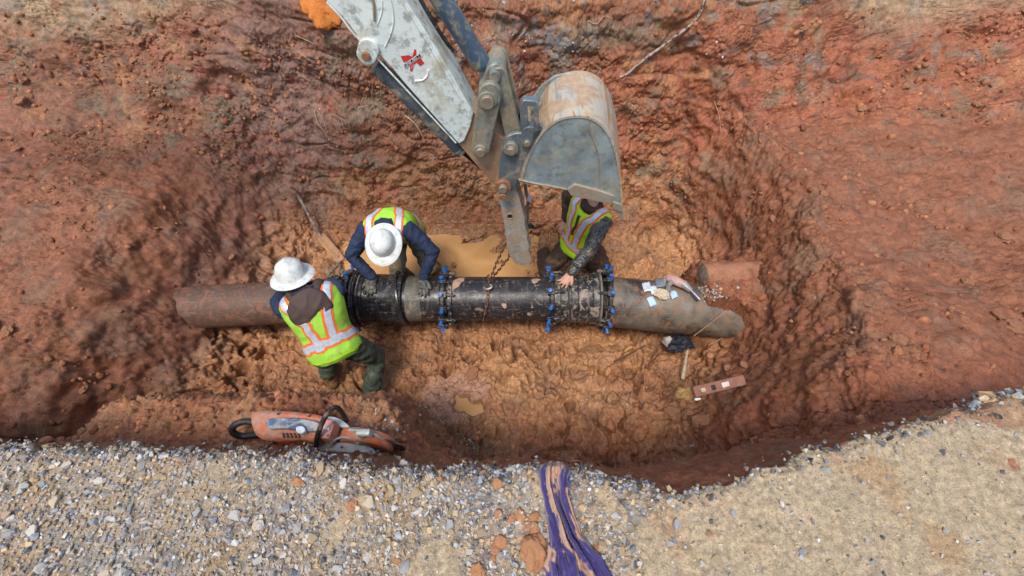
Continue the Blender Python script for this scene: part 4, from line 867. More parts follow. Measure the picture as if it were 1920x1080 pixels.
# ------------------------------------------------------------------ things left on the old pipe
def onold(px, py, lift):
    """point on the top of the old pipe on the right"""
    o_ = Vector((.86, 2.235, -1.81)); ax2 = orx.normalized(); best = None; d = ray(px, py).normalized(); cam_p = Vector((0, 0, CZ))
    for k in range(400):
        p = cam_p+d*(3.0+k*.004); q = p-o_; r_ = (q-ax2*q.dot(ax2)).length
        if r_ < .238+lift: return p
    return cam_p+d*4.1
wr = empty('impact_wrench', onold(1280, 530, .03), 'pink and grey mud stained power wrench lying on the old pipe', 'power tool')
M['pink'] = mat('pinkish_tool_plastic', (.50, .27, .25), .5, var=.25, sc=20, mud=.6, mudcol=(.5, .38, .3), mudsc=18, mudcut=.5)
M['toolgrey'] = mat('tool_grey', (.28, .27, .27), .45, metal=.2, var=.3, sc=20, mud=.5, mudcol=(.45, .33, .25), mudsc=24, mudcut=.55)
p0_, p1_, p2_, p3_ = onold(1254, 520, .06), onold(1284, 535, .06), onold(1296, 545, .05), onold(1312, 562, .04)
bm = bmesh.new(); d = p1_-p0_; add_tube(bm, [p0_-d*.12, p0_, p0_+d*.35, p1_-d*.15, p1_], [.022, .042, .046, .040, .034], 16, ell=(1, .85)); obj('motor_housing', bm, M['pink'], wr)
bm = bmesh.new(); d = p2_-p1_; add_tube(bm, [p1_-d*.3, p1_, p2_], [.038, .036, .022], 16); obj('gear_case', bm, M['toolgrey'], wr)
bm = bmesh.new(); d = p3_-p2_; add_tube(bm, [p2_-d*.1, p2_+d*.25, p2_+d*.27, p3_], [.012, .012, .021, .021], 14); obj('socket', bm, M['steel'], wr)
bm = bmesh.new(); h_ = onold(1252, 548, .035); add_tube(bm, [p0_+(p1_-p0_)*.3, h_*.6+p0_*.4, h_], [.026, .023, .025], 12, ell=(1, 1.2)); obj('grip', bm, M['toolgrey'], wr)
M['sponge'] = mat('cream_rag', (.58, .50, .36), .85, var=.2, sc=12, bump=.004, mud=.4, mudsc=20)
o = blob('rag', onold(1241, 551, .03), .065, .05, .03, M['sponge'], 9.4, .3, 1.8, rz=-.4); tag(o, 'crumpled cream rag on top of the old pipe', 'rag')
M['bluepaper'] = mat('pale_blue_paper', (.40, .56, .82), .5, var=.15, sc=14, bump=0, mud=.4, mudsc=20, mudcut=.6)
M['whitepaper'] = mat('white_plastic_scrap', (.58, .66, .74), .4, var=.2, sc=14, bump=0, mud=.5, mudcol=(.4, .3, .24), mudsc=30, mudcut=.56)
def scrap(pxs, m, label, lift=.012, cat='wrapper', name='plastic_wrapper'):
    bm = bmesh.new(); n = 7; g = []
    P0, P1, P2, P3 = [onold(x, y, lift) for x, y in pxs]
    for i in range(n):
        row = []
        for j in range(n):
            s, t = i/(n-1), j/(n-1); p = (P0*(1-s)+P1*s)*(1-t)+(P3*(1-s)+P2*s)*t; row.append(bm.verts.new(p+Vector((0, 0, 1))*(.012*random.random())))
        g.append(row)
    for i in range(n-1):
        for j in range(n-1): bm.faces.new((g[i][j], g[i+1][j], g[i+1][j+1], g[i][j+1]))
    o = obj(name, bm, m); sm = o.modifiers.new('thick', 'SOLIDIFY'); sm.thickness = .002; return tag(o, label, cat, 'scraps left on the old pipe')
scrap([(1212, 560), (1224, 555), (1231, 572), (1219, 577)], M['bluepaper'], 'pale blue square scrap on the old pipe, below the white scraps')
scrap([(1203, 532), (1218, 529), (1222, 545), (1208, 548)], M['whitepaper'], 'crumpled whitish scrap furthest left on the old pipe')
scrap([(1226, 524), (1248, 521), (1249, 538), (1230, 540)], mat('grey_scrap', (.19, .21, .24), .5, var=.3), 'dark grey flat scrap lying beside the power wrench')
scrap([(1216, 540), (1228, 535), (1236, 548), (1222, 553)], M['whitepaper'], 'white scrap between the grey scrap and the blue square')
scrap([(1254, 548), (1266, 545), (1272, 556), (1260, 562)], M['bluepaper'], 'small bluish scrap right of the cream rag')
cs = []
for _ in range(150):
    px, py = random.gauss(1310, 26), random.gauss(549, 7)
    q, n_ = pit_ray(px, py, 7.5, 10.5); cs.append(q+n_*.004)
cs = np.array(cs); scatter('pipe_gravel', cs, RNG.uniform(.006, .017, len(cs)), scol(len(cs)), M['stone'])
ch_ = empty('nil') if False else None
# ------------------------------------------------------------------ purple rag on the gravel
def purple():
    cen = [(1040, 868, -.05, 24), (1040, 884, .006, 28), (1040, 905, .012, 25), (1043, 935, .012, 23), (1051, 970, .012, 25), (1060, 1010, .012, 31), (1068, 1035, .012, 42), (1076, 1060, .012, 54), (1090, 1100, .012, 58), (1110, 1160, .01, 64), (1120, 1200, .01, 60)]
    ks = np.linspace(0, len(cen)-1, 150); A = np.array(cen, float); px, py, z, w = [np.interp(ks, range(len(cen)), A[:, i]) for i in range(4)]
    n = 64; P = np.zeros((len(ks), n, 3))
    for i in range(len(ks)):
        s = np.linspace(-1, 1, n)
        for j in range(n):
            zz = z[i]; q = PZ(px[i]+s[j]*w[i]*(1+.05*math.sin(i*.07)+.02*math.sin(i*.4)), py[i]-.12*s[j]*w[i]*(i > 20), 0); P[i, j] = (q.x, q.y, zz)
    ii = np.arange(len(ks))[:, None]/150.; ss = np.linspace(-1, 1, n)[None]
    base = np.stack([ss*2.0+.5*np.sin(ii*7), ii*9+0*ss, 0*ss+0*ii], -1)
    base = base+.13*np.stack([perlin(base*.9+40), perlin(base*.9+50), 0*base[..., 0]], -1); rid = 1-np.abs(perlin(base*np.array([1.5, .11, 1])+2)); rid2 = 1-np.abs(perlin(base*np.array([3.6, .22, 1])+9))
    h = .045*sstep(.55, 1, rid)+.018*sstep(.5, 1, rid2)+.008*perlin(base*2+5); env = (1-np.abs(ss)**4)
    P[..., 2] += h*env+.003
    P[-1:, :, 2] += 0
    mud = sstep(-.02, .10, perlin(base*np.array([1.0, .42, 1])+31)*.9+.95*(.26-ii)*(ii < .3)+.38*perlin(base*np.array([2.6, 1.0, 1]))+.25*perlin(base*np.array([7, 3, 1]))-.10-.05*ii); mud = np.clip(mud*(.9), 0, 1)[..., None]
    col = np.array([.034, .020, .145])*(1-mud)+np.array([.50, .29, .17])*mud; col = col*(1+.2*perlin(base*8)[..., None])
    CO = np.concatenate([np.clip(col, .01, 1), 0*mud+.1], -1); m, k = P.shape[:2]
    I = (np.arange(m-1)[:, None]*k+np.arange(k-1)[None]).ravel(); F = np.stack([I, I+k, I+k+1, I+1], 1)
    b = NB('purple_cloth'); a = b.n('ShaderNodeVertexColor', layer_name='Col'); b.base(a.outputs[0]); b.rough(.75); b.bump(b.noise(160, 3), .001); b.b.inputs['Sheen Weight'].default_value = .3
    o = npmesh('purple_rag', P.reshape(-1, 3), F, b.m, CO.reshape(-1, 4)); s_ = o.modifiers.new('thick', 'SOLIDIFY'); s_.thickness = .003; s_.offset = 1
    tag(o, 'long twisted purple rag smeared with clay, draped over the gravel edge', 'rag')
purple()
# ------------------------------------------------------------------ cut-off saw on the ledge
M['sawor'] = mat('saw_orange', (.56, .13, .045), .5, var=.25, sc=10, mud=.85, mudcol=(.40, .24, .17), mudsc=11, mudcut=.50, grime=.4)
M['sawpink'] = mat('saw_faded_panel', (.55, .24, .19), .6, var=.15, sc=20, mud=.4, mudsc=25)
M['sawgrey'] = mat('saw_grey', (.40, .44, .43), .45, metal=.2, var=.25, sc=12, mud=.6, mudcol=(.34, .26, .19), mudsc=16, mudcut=.55)
M['sawblue'] = mat('saw_dark_cover', (.05, .09, .15), .35, var=.5, sc=12, mud=.7, mudcol=(.45, .42, .40), mudsc=14, mudcut=.55)
M['disc'] = mat('cutting_disc', (.045, .035, .03), .6, var=.4, sc=20, mud=.5, mudsc=20)
def SZ(px, py, z): return PZ(px, py, z)
saw = empty('cut_off_saw', SZ(640, 815, -.55), 'orange and grey cut-off saw with black loop handle lying on the dirt ledge', 'saw')
def slab(name, pts, z0, z1, m, bevel=.01, topz=None):
    bm = bmesh.new(); zt = z1 if topz is None else topz; P_ = [PZ(x, y, z1) for x, y in pts]
    T = [bm.verts.new(p) for p in P_]; B = [bm.verts.new((p.x, p.y+.0, z0)) for p in P_]; bm.faces.new(T); bm.faces.new(B[::-1]); n = len(T)
    for i in range(n): bm.faces.new((T[i], B[i], B[(i+1) % n], T[(i+1) % n]))
    return obj(name, bm, m, saw, bevel=bevel)
def rslab(name, pts, z0, z1, m, k=4, bevel=.012):
    P_ = [Vector((x, y, 0)) for x, y in pts]; P_ = P_+[P_[0]]; n = len(pts); out = []
    for i in range(n):
        p0, p1, p2, p3 = P_[(i-1) % n], P_[i], P_[(i+1) % n], P_[(i+2) % n]
        for j in range(k):
            t = j/k; q = .5*((2*p1)+(-p0+p2)*t+(2*p0-5*p1+4*p2-p3)*t*t+(-p0+3*p1-3*p2+p3)*t**3); out.append((q.x, q.y))
    return slab(name, out, z0, z1, m, bevel)
rslab('engine_housing', [(470, 772), (520, 768), (565, 771), (600, 777), (612, 788), (604, 812), (588, 826), (560, 822), (520, 826), (478, 815)], -.60, -.40, M['sawor'], bevel=.025)
rslab('top_cover', [(500, 786), (540, 783), (575, 786), (598, 793), (597, 806), (570, 808), (535, 803), (503, 802)], -.42, -.375, M['sawblue'], bevel=.012)
rslab('fuel_cap', [(556, 800), (568, 799), (572, 808), (563, 813), (555, 808)], -.40, -.36, M['whitepaper'], bevel=.004)
slab('side_panel', [(603, 784), (629, 788), (616, 822), (599, 821)], -.52, -.385, M['sawpink'], bevel=.006)
rslab('air_filter_cover', [(606, 783), (624, 781), (642, 788), (655, 800), (640, 800), (622, 793)], -.55, -.44, M['sawgrey'], bevel=.008)
rslab('rear_bracket', [(622, 800), (634, 792), (650, 800), (648, 822), (630, 828), (618, 822)], -.58, -.47, M['black'], bevel=.006)
# wheel guard: thick half disc on edge, seen from above
bm = bmesh.new(); gx0, gx1 = PZ(629, 808, -.42), PZ(722, 826, -.50); gd = gx1-gx0; gn = Vector((gd.y, -gd.x, 0)).normalized()
def halfdisc(c, d, r, th, m, name, a0=0, a1=180, inner=0, n=30):
    bm = bmesh.new(); d = d.normalized(); nn = Vector((d.y, -d.x, 0)).normalized(); up = nn.cross(d); up = up if up.z > 0 else -up; S_ = []
    for i in range(n+1):
        t = R(a0+(a1-a0)*i/n); S_.append(d*math.cos(t)*r+up*math.sin(t)*r)
    A = [bm.verts.new(c+q+nn*th/2) for q in S_]; B = [bm.verts.new(c+q-nn*th/2) for q in S_]; bm.faces.new(A); bm.faces.new(B[::-1])
    for i in range(len(A)): j = (i+1) % len(A); bm.faces.new((A[i], B[i], B[j], A[j]))
    return obj(name, bm, m, saw, bevel=.012 if th > .03 else 0)
bm.free()
gc = (gx0+gx1)/2; gc.z = -.56
halfdisc(gc, gd, .135, .062, M['sawor'], 'blade_guard', -5, 185)
halfdisc(gc+gd*.24+Vector((0, 0, -.02)), gd, .13, .006, M['disc'], 'cutting_disc', 0, 360)
rslab('belt_arm', [(562, 826), (585, 824), (620, 826), (660, 830), (690, 836), (702, 843), (700, 851), (685, 852), (650, 849), (610, 845), (575, 839)], -.55, -.49, M['sawgrey'], bevel=.014)
c = PZ(683, 812, -.40); bm = bmesh.new(); add_tube(bm, [c+Vector((-.022, 0, -.03)), c+Vector((-.02, 0, .004)), c+Vector((.02, 0, .006)), c+Vector((.024, 0, -.02))], [.014, .018, .018, .014], 12); obj('guard_clamp', bm, M['sawgrey'], saw)
bm = bmesh.new(); add_tube(bm, [PZ(685, 815, -.40), PZ(672, 832, -.47)], .006, 8); obj('clamp_bolt', bm, M['hook'], saw)
bm = bmesh.new(); add_tube(bm, smooth_pts([PZ(620, 838, -.48), PZ(624, 828, -.45), PZ(640, 820, -.43), PZ(660, 823, -.44), PZ(672, 832, -.46)]), .0055, 8); obj('water_hose', bm, M['sawgrey'], saw)
bm = bmesh.new(); add_tube(bm, smooth_pts([PZ(592, 838, -.47), PZ(596, 815, -.36), PZ(608, 785, -.28), PZ(620, 768, -.27), PZ(632, 764, -.30), PZ(642, 775, -.40), PZ(650, 790, -.52)]), .0115, 10); obj('loop_handle', bm, M['black'], saw)
bm = bmesh.new(); add_tube(bm, smooth_pts([PZ(485, 796, -.45), PZ(462, 790, -.43), PZ(440, 797, -.43), PZ(436, 810, -.46), PZ(455, 818, -.5), PZ(485, 814, -.5)]), .016, 10); obj('rear_handle', bm, M['black'], saw)
for x_, y_ in ((607, 789), (625, 792), (604, 816), (614, 817), (578, 779), (520, 775), (594, 820), (695, 846), (640, 838)):
    c = PZ(x_, y_, -.385 if x_ < 630 else -.48); bm = bmesh.new(); add_tube(bm, [c-Vector((0, 0, .01)), c+Vector((0, 0, .006))], .0055, 8); obj('screw', bm, M['steel'], saw)
for i_ in range(5):
    c0, c1 = PZ(530+i_*7, 812, -.392), PZ(533+i_*7, 821, -.395); bm = bmesh.new(); add_tube(bm, [c0, c1], .0035, 6); obj('vent_slot', bm, M['black'], saw)
bm = bmesh.new(); add_tube(bm, smooth_pts([PZ(655, 806, -.42), PZ(680, 808, -.405), PZ(705, 816, -.44), PZ(720, 826, -.49)]), .007, 8); obj('guard_rim', bm, M['sawgrey'], saw)
bm = bmesh.new(); c = PZ(612, 803, -.375); add_box(bm, c, .028, .012, .003, Matrix.Rotation(-.2, 3, 'Z')); obj('label_plate', bm, M['whitepaper'], saw)
for k in range(9):
    px = 705+k*8+random.uniform(-3, 3); py = 846+k*2.4+random.uniform(-4, 4); q, n_ = pit_ray(px, py, .9, 4); put('stone', random.choice(stone_meshes), q, random.uniform(.01, .018), near_wall, .8)
# ------------------------------------------------------------------ PEOPLE
def remesh_bm(bm, vox, smooth_it=6, fac=.5):
    me = bpy.data.meshes.new('tmp'); bmesh.ops.recalc_face_normals(bm, faces=bm.faces); bm.to_mesh(me); bm.free(); o = bpy.data.objects.new('tmp', me); C.objects.link(o)
    m = o.modifiers.new('r', 'REMESH'); m.mode = 'VOXEL'; m.voxel_size = vox; m.use_smooth_shade = True
    if smooth_it: s = o.modifiers.new('s', 'SMOOTH'); s.factor = fac; s.iterations = smooth_it
    dg = bpy.context.evaluated_depsgraph_get(); me2 = bpy.data.meshes.new_from_object(o.evaluated_get(dg)); bpy.data.objects.remove(o); bpy.data.meshes.remove(me)
    return me2
def chain_solid(bm, pts, rad, n=14, ell=None, up=Vector((0, 0, 1))):
    """closed tapered limb with round ends"""
    pts = [Vector(p) for p in pts]; rad = list(rad); P = []; Rr = []
    d = (pts[0]-pts[1]).normalized()
    for a in (80, 55, 28): P.append(pts[0]+d*math.sin(R(a))*rad[0]); Rr.append(rad[0]*math.cos(R(a)))
    P += pts; Rr += rad; d = (pts[-1]-pts[-2]).normalized()
    for a in (28, 55, 80): P.append(pts[-1]+d*math.sin(R(a))*rad[-1]); Rr.append(rad[-1]*math.cos(R(a)))
    add_tube(bm, P, Rr, n, ell=ell, up=up)
def ball(bm, c, rx, ry=None, rz=None, rot=None, sub=3):
    r_ = bmesh.ops.create_icosphere(bm, subdivisions=sub, radius=1); Rm = rot or Matrix.Identity(3); ry = ry or rx; rz = rz or rx
    for v in r_['verts']: v.co = Vector(c)+Rm@Vector((v.co.x*rx, v.co.y*ry, v.co.z*rz))
def ell_loft(bm, secs, n=26):
    """secs: (centre, right vector*rx, forward vector*ry)"""
    rings = []
    for c, rx, ry in secs: rings.append([bm.verts.new(c+rx*math.cos(t)+ry*math.sin(t)) for t in [2*math.pi*k/n for k in range(n)]])
    for r0_, r1_ in zip(rings, rings[1:]):
        for k in range(n): bm.faces.new((r0_[k], r0_[(k+1) % n], r1_[(k+1) % n], r1_[k]))
    bm.faces.new(rings[0][::-1]); bm.faces.new(rings[-1])
def ik(a, b, l1, l2, pole):
    d = b-a; L = min(d.length, (l1+l2)*.995); d.normalize(); b = a+d*L; x = (l1*l1-l2*l2+L*L)/(2*L); h = math.sqrt(max(l1*l1-x*x, 0)); p = pole-d*pole.dot(d); p.normalize(); return a+d*x+p*h, b
def noisy(me, amp, f, seed=0, octv=3):
    n = len(me.vertices); co = np.empty(n*3, np.float32); me.vertices.foreach_get('co', co); co = co.reshape(-1, 3); nr = np.empty(n*3, np.float32); me.vertices.foreach_get('normal', nr); nr = nr.reshape(-1, 3)
    rid = 1-np.abs(perlin(co*np.array([f, f, f])+seed)); d = amp*(fbm(co, f*.6, octv, seed=seed)*.7+1.1*(sstep(.55, 1, rid)-.3)); co += nr*d[:, None]; me.vertices.foreach_set('co', co.ravel()); me.update()
def finish(name, me, m, parent):
    me.materials.clear(); me.materials.append(m); me.polygons.foreach_set('use_smooth', [True]*len(me.polygons)); return link(name, me, parent)
PIPEC = Vector((0, 2.26, -1.8))
def push_pipe(p, r):
    q = Vector((0, p.y-PIPEC.y, p.z-PIPEC.z)); L = q.length
    if L < r: q = q/L*r; return Vector((p.x, PIPEC.y+q.y, PIPEC.z+q.z))
    return p
def hand_pts(w, d, nrm, side, curl=.5, spread=.16, conform=None, s=1.0):
    """w wrist, d towards the fingertips, nrm out of the back of the hand, side +1 when the thumb is on d x nrm side"""
    d = d.normalized(); nrm = (nrm-d*nrm.dot(d)).normalized(); l = d.cross(nrm)*side; ch = []
    ch.append(('palm', [w, w+d*.035*s, w+d*.085*s], [.027*s, .036*s, .038*s], (1, .48)))
    lens = [.072, .080, .075, .058]
    for k in range(4):
        off = (1.5-k)*.0205*s; base = w+d*(.088-.006*abs(k-1.2))*s+l*off; fd = (d+l*(1.5-k)*spread).normalized(); pts = [w+d*.05*s+l*off*.8, base]; p = base; ang = 0
        for j, fr in enumerate((.45, .32, .25)):
            ang += curl*(.5+.35*j)*(.8+.3*random.random()); dd = fd*math.cos(ang)-nrm*math.sin(ang); p = p+dd*lens[k]*fr*s
            if conform: p = push_pipe(p, conform+.009*s)
            pts.append(p)
        ch.append(('finger', pts, [.011*s, .0105*s, .0095*s, .0088*s, .0075*s], None))
    tb0 = w+d*.022*s+l*.022*s; td = (d*.72+l*.75-nrm*.15).normalized(); p1 = tb0+td*.034*s; p2 = p1+(td*.8+d*.5-nrm*.1).normalized()*.030*s; p3 = p2+(td*.4+d*.8-nrm*.35).normalized()*.024*s; tp_ = [tb0, p1, p2, p3]
    if conform: tp_ = [push_pipe(q, conform+.010*s) for q in tp_]
    ch.append(('thumb', tp_, [.015*s, .0135*s, .0115*s, .009*s], None)); return ch, nrm
def add_hand(bm, ch, nrm, grow=0, n=12):
    for nm, pts, rd, ell in ch:
        rd = [r_+grow for r_ in rd]
        if ell:
            secs = []; d = (pts[-1]-pts[0]).normalized(); l = d.cross(nrm)
            P = [pts[0]-d*rd[0]*.5]+pts+[pts[-1]+d*.012]; Q = [rd[0]*.75]+rd+[rd[-1]*.8]
            ell_loft(bm, [(p, l*q, nrm*(max(q*.42, .012)+grow)) for p, q in zip(P, Q)], 16)
        else: chain_solid(bm, pts, rd, n)
SKIN = mat('skin', (.52, .27, .185), .5, var=.12, sc=30, bump=.0008, bsc=200); SKIN.node_tree.nodes['Principled BSDF'].inputs['Subsurface Weight'].default_value = .08
M['hat'] = mat('hard_hat_white', (.70, .74, .72), .32, var=.08, sc=6, mud=.5, mudcol=(.45, .38, .27), mudsc=14, mudcut=.63, grime=.3, bump=0)
M['hair'] = mat('hair', (.03, .02, .015), .6)
def weave(name, col, var=.12, mud=.0, em=None, mudcut=.62):
    m_ = mat(name, col, .8, var=var, sc=7, mud=mud, mudcol=(.30, .22, .10), mudsc=6, mudcut=mudcut, bump=.0012, bsc=260); return m_
M['lime'] = weave('lime_vest', (.36, .78, .045), .14, .55, mudcut=.59); M['lime2'] = weave('bright_yellow_vest', (.50, .84, .02), .12, .35, mudcut=.61); M['lime3'] = weave('lime_vest_dull', (.35, .70, .06), .15, .55, mudcut=.585)
M['orange_t'] = weave('orange_trim', (.88, .17, .025), .08); M['silver'] = mat('reflective_silver', (.60, .66, .78), .35, metal=.2, var=.15, sc=30, bump=.001, bsc=90, grime=.3)
M['vestdark'] = weave('vest_lining', (.05, .045, .04)); M['navy'] = weave('navy_hoodie', (.012, .025, .065), .35, .15, mudcut=.66); M['navyblack'] = weave('navy_black_collar', (.012, .016, .032), .3)
M['brownhood'] = weave('brown_hood', (.070, .045, .040), .2, .1); M['greypants'] = weave('grey_muddy_trousers', (.085, .085, .075), .3, .7, mudcut=.52); M['brownpants'] = weave('dark_brown_trousers', (.06, .035, .022), .3, .5); M['brownsleeve'] = weave('dark_brown_sleeve', (.055, .032, .022), .2)
M['glove'] = mat('wet_work_glove', (.045, .045, .038), .5, var=.5, sc=30, mud=.75, mudcol=(.24, .21, .15), mudsc=28, mudcut=.54, bump=.002, bsc=120); M['glovecuff'] = weave('glove_cuff', (.03, .045, .04), .3, .3)
M['boot'] = mat('muddy_boot', (.20, .11, .045), .6, var=.4, sc=12, mud=.8, mudcol=(.36, .20, .10), mudsc=12, mudcut=.48, bump=.003)
def camo(name, cols, sc, rough=.7):
    b = NB(name); c = cols[0]
    for i, k in enumerate(cols[1:]):
        f = b.ramp(b.noise(sc*(1+.35*i), 3, .6, dist=.9, vec=None), [(.50, G(0)), (.52, G(1))]) if i == 0 else b.ramp(b.mix(0, b.noise(sc*(1+.45*i)+i*3.1, 3, .6, dist=1.2+i), G(0)), [(.52, G(0)), (.54, G(1))])
        c = b.mix(f, c, k)
    c = b.mix(b.ramp(b.noise(5, 6, .7), [(.55, G(0)), (.66, G(.6))]), c, (.26, .19, .11)); b.base(c); b.rough(rough); b.bump(b.noise(200, 3), .001); return b.m
M['camo_green'] = camo('camouflage_trousers', [(.045, .085, .065), (.025, .035, .035), (.10, .085, .045), (.07, .11, .08)], 9); M['camo_grey'] = camo('grey_camouflage_sleeve', [(.06, .065, .06), (.015, .017, .018), (.14, .14, .12), (.03, .03, .028)], 17, .38)
def hard_hat(parent, c, up, fwd, s=1.0):
    up = up.normalized(); fwd = (fwd-up*fwd.dot(up)).normalized(); rt = fwd.cross(up); bm = bmesh.new()
    prof = [(.001, .128), (.035, .126), (.065, .118), (.088, .102), (.103, .078), (.112, .048), (.116, .020), (.120, .0), (.128, -.004), (.150, -.010), (.170, -.018), (.174, -.022), (.170, -.024), (.120, -.010), (.116, .0), (.108, .040), (.085, .09), (.04, .118), (.001, .122)]
    n = 64; rings = []
    for r_, h in prof:
        ring_ = []
        for k in range(n):
            t = 2*math.pi*k/n; f_ = math.cos(t); e = 1.12 if f_ > 0 else 1.08; rr = r_*(1+.10*(f_ > 0)*f_**2*(r_ > .125)); rid = .005*math.exp(-((rt.dot(rt)*math.sin(t)*r_)/.018)**2)*(h > .03)*(r_ < .115)
            ring_.append(bm.verts.new(c+(rt*math.sin(t)*rr*.98+fwd*math.cos(t)*rr*e+up*(h+rid))*s))
        rings.append(ring_)
    for a, b_ in zip(rings, rings[1:]):
        for k in range(n): bm.faces.new((a[k], a[(k+1) % n], b_[(k+1) % n], b_[k]))
    return obj('hard_hat', bm, M['hat'], parent)
def person(sp):
    random.seed(sp.get('seed', 1)); V = Vector
    hip, sh, head, F = V(sp['hip']), V(sp['sh']), V(sp['head']), V(sp['fwd']).normalized(); root = empty('person', (hip.x, hip.y, -2.22), sp['label'], 'person', 'workers at the pipe')
    U = (sh-hip).normalized(); L = (sh-hip).length; F = (F-U*F.dot(U)).normalized(); Rt = F.cross(U)     # Rt = the wearer's right side
    bend = V(sp.get('bend', (0, 0, 0)))
    def T(r_, f_, u_): 
        u2 = u_; return hip+Rt*r_+F*f_+U*(u2*L)+bend*math.sin(max(0, min(1, u_))*math.pi)
    shR, shL = T(.175, .0, .93), T(-.175, .0, .93); hiR, hiL = T(.09, 0, -.06), T(-.09, 0, -.06)
    W = {}
    for s_, a in (('R', shR), ('L', shL)):
        el, wr_ = ik(a, V(sp['hand'+s_]), .30, .265, V(sp['elb'+s_])); W[s_] = (a, el, wr_)
    G_ = {}
    for s_, a in (('R', hiR), ('L', hiL)):
        kn, an = ik(a, V(sp['foot'+s_]), .43, .42, V(sp['knee'+s_])); G_[s_] = (a, kn, an)
    hands = {}
    for s_ in 'RL':
        hd = sp['hd'+s_]; hands[s_] = hand_pts(W[s_][2], V(hd[0]), V(hd[1]), hd[2], curl=hd[3], conform=hd[4] if len(hd) > 4 else None, s=1.05)
    def torso_secs(g, u0=-.12, u1=1.0, top=True):
        S0 = [(-.20, .13, .095), (-.10, .165, .118), (0, .17, .122), (.15, .162, .116), (.35, .152, .112), (.55, .168, .122), (.75, .185, .125), (.88, .188, .112), (.97, .15, .088), (1.04, .085, .065)]
        return [(T(0, 0, u_), Rt*(a+g), F*(b_+g)) for u_, a, b_ in S0 if u0-1e-6 <= u_ <= u1+1e-6]
    headup = (head-T(0, .0, 1.03)).normalized() if 'headup' not in sp else V(sp['headup']).normalized(); HF = V(sp['hf']).normalized(); HF = (HF-headup*HF.dot(headup)).normalized(); HR = HF.cross(headup); Hrot = Matrix((HR, HF, headup)).transposed()
    # body, one continuous mesh
    bm = bmesh.new(); ell_loft(bm, torso_secs(-.012, -.2, 1.04)); chain_solid(bm, [T(0, 0, .95), head-headup*.06], [.062, .056])
    ball(bm, head+headup*.02, .076, .094, .10, Hrot); ball(bm, head+HF*.018-headup*.05, .058, .070, .062, Hrot); ball(bm, head+HF*.098-headup*.018, .012, .017, .020, Hrot, 2); ball(bm, head+HF*.088-headup*.062, .024, .010, .010, Hrot, 2)
    for s in (-1, 1): ball(bm, head+HR*.077*s-headup*.012-HF*.01, .009, .022, .032, Hrot, 2); ball(bm, head+HF*.088+HR*.032*s+headup*.012, .013, .009, .006, Hrot, 2)
    for s_ in 'RL':
        a, e, w = W[s_]; chain_solid(bm, [a, a*.5+e*.5, e, e*.55+w*.45, w], [.052, .047, .040, .038, .027]); ch, nn = hands[s_]; add_hand(bm, ch, nn)
        a, k_, f_ = G_[s_]; chain_solid(bm, [a, a*.5+k_*.5, k_, k_*.6+f_*.4, f_], [.088, .075, .055, .052, .036]); fd = V(sp['toe'+s_]).normalized(); chain_solid(bm, [f_-V((0, 0, .03)), f_+fd*.08-V((0, 0, .05)), f_+fd*.15-V((0, 0, .06))], [.036, .034, .026])
    finish('body', remesh_bm(bm, .0055, 3), SKIN, root)
    # eyes
    for s in (-1, 1):
        bm = bmesh.new(); ball(bm, head+HF*.083+HR*.032*s+headup*.002, .012, .012, .009, Hrot, 2); obj('eye', bm, M['decalwhite'], root)
    if 'hair' in sp: bm = bmesh.new(); ball(bm, head+headup*.035-HF*.012, .083, .098, .092, Hrot); obj('hair', bm, M['hair'], root)
    # trousers
    bm = bmesh.new(); ell_loft(bm, torso_secs(.008, -.2, .15))
    for s_ in 'RL':
        a, k_, f_ = G_[s_]; e = f_+(k_-f_).normalized()*.10; chain_solid(bm, [a, a*.5+k_*.5, k_, k_*.5+e*.5, e], [.108, .098, .080, .078, .072])
    me = remesh_bm(bm, .011, 5); noisy(me, .010, 11, 3+sp.get('seed', 1)); finish('trousers', me, M[sp['trousers']], root)
    for s_ in 'RL':
        a, k_, f_ = G_[s_]; fd = V(sp['toe'+s_]).normalized(); bm = bmesh.new(); up_ = (k_-f_).normalized(); chain_solid(bm, [f_+up_*.17, f_+up_*.05, f_-V((0, 0, .02))], [.060, .056, .052]); chain_solid(bm, [f_-V((0, 0, .035))-fd*.03, f_+fd*.08-V((0, 0, .045)), f_+fd*.17-V((0, 0, .05))], [.05, .050, .044], ell=(1, .85)); me = remesh_bm(bm, .009, 4); noisy(me, .004, 20, 3); b_ = finish('boot', me, M['boot'], root)
        bm = bmesh.new(); rr = fd.cross(V((0, 0, 1))); c_ = f_+fd*.07-V((0, 0, .088)); vs2 = [bm.verts.new(c_+fd*.155*math.cos(t)+rr*.052*math.sin(t)+V((0, 0, z_))) for z_ in (-.012, .012) for t in [2*math.pi*i/24 for i in range(24)]]
        for i in range(24): bm.faces.new((vs2[i], vs2[(i+1) % 24], vs2[24+(i+1) % 24], vs2[24+i]))
        bm.faces.new(vs2[:24][::-1]); bm.faces.new(vs2[24:]); obj('sole', bm, M['boot'], b_)
    # jacket: trunk plus sleeves (sleeves may differ)
    bm = bmesh.new(); ell_loft(bm, torso_secs(.010, -.12, 1.04)); sl_ = sp.get('sleeves', {}); parts = []
    def sleeve(bm, s_):
        a, e, w = W[s_]; w2 = w+(e-w).normalized()*.015; chain_solid(bm, [a*.7+T(0, 0, .93)*.3, a, a*.5+e*.5, e, e*.5+w2*.5, w2], [.06, .082, .072, .064, .055, .044])
    for s_ in 'RL':
        if s_ not in sl_: sleeve(bm, s_)
    me = remesh_bm(bm, .009, 4); noisy(me, .007, 15, 6+sp.get('seed', 1)); jk = finish('jacket', me, M[sp['jacket']], root)
    for s_, mm in sl_.items():
        bm = bmesh.new(); sleeve(bm, s_); me = remesh_bm(bm, .007, 3); noisy(me, .009, 18, 9); finish('sleeve', me, M[mm], root)
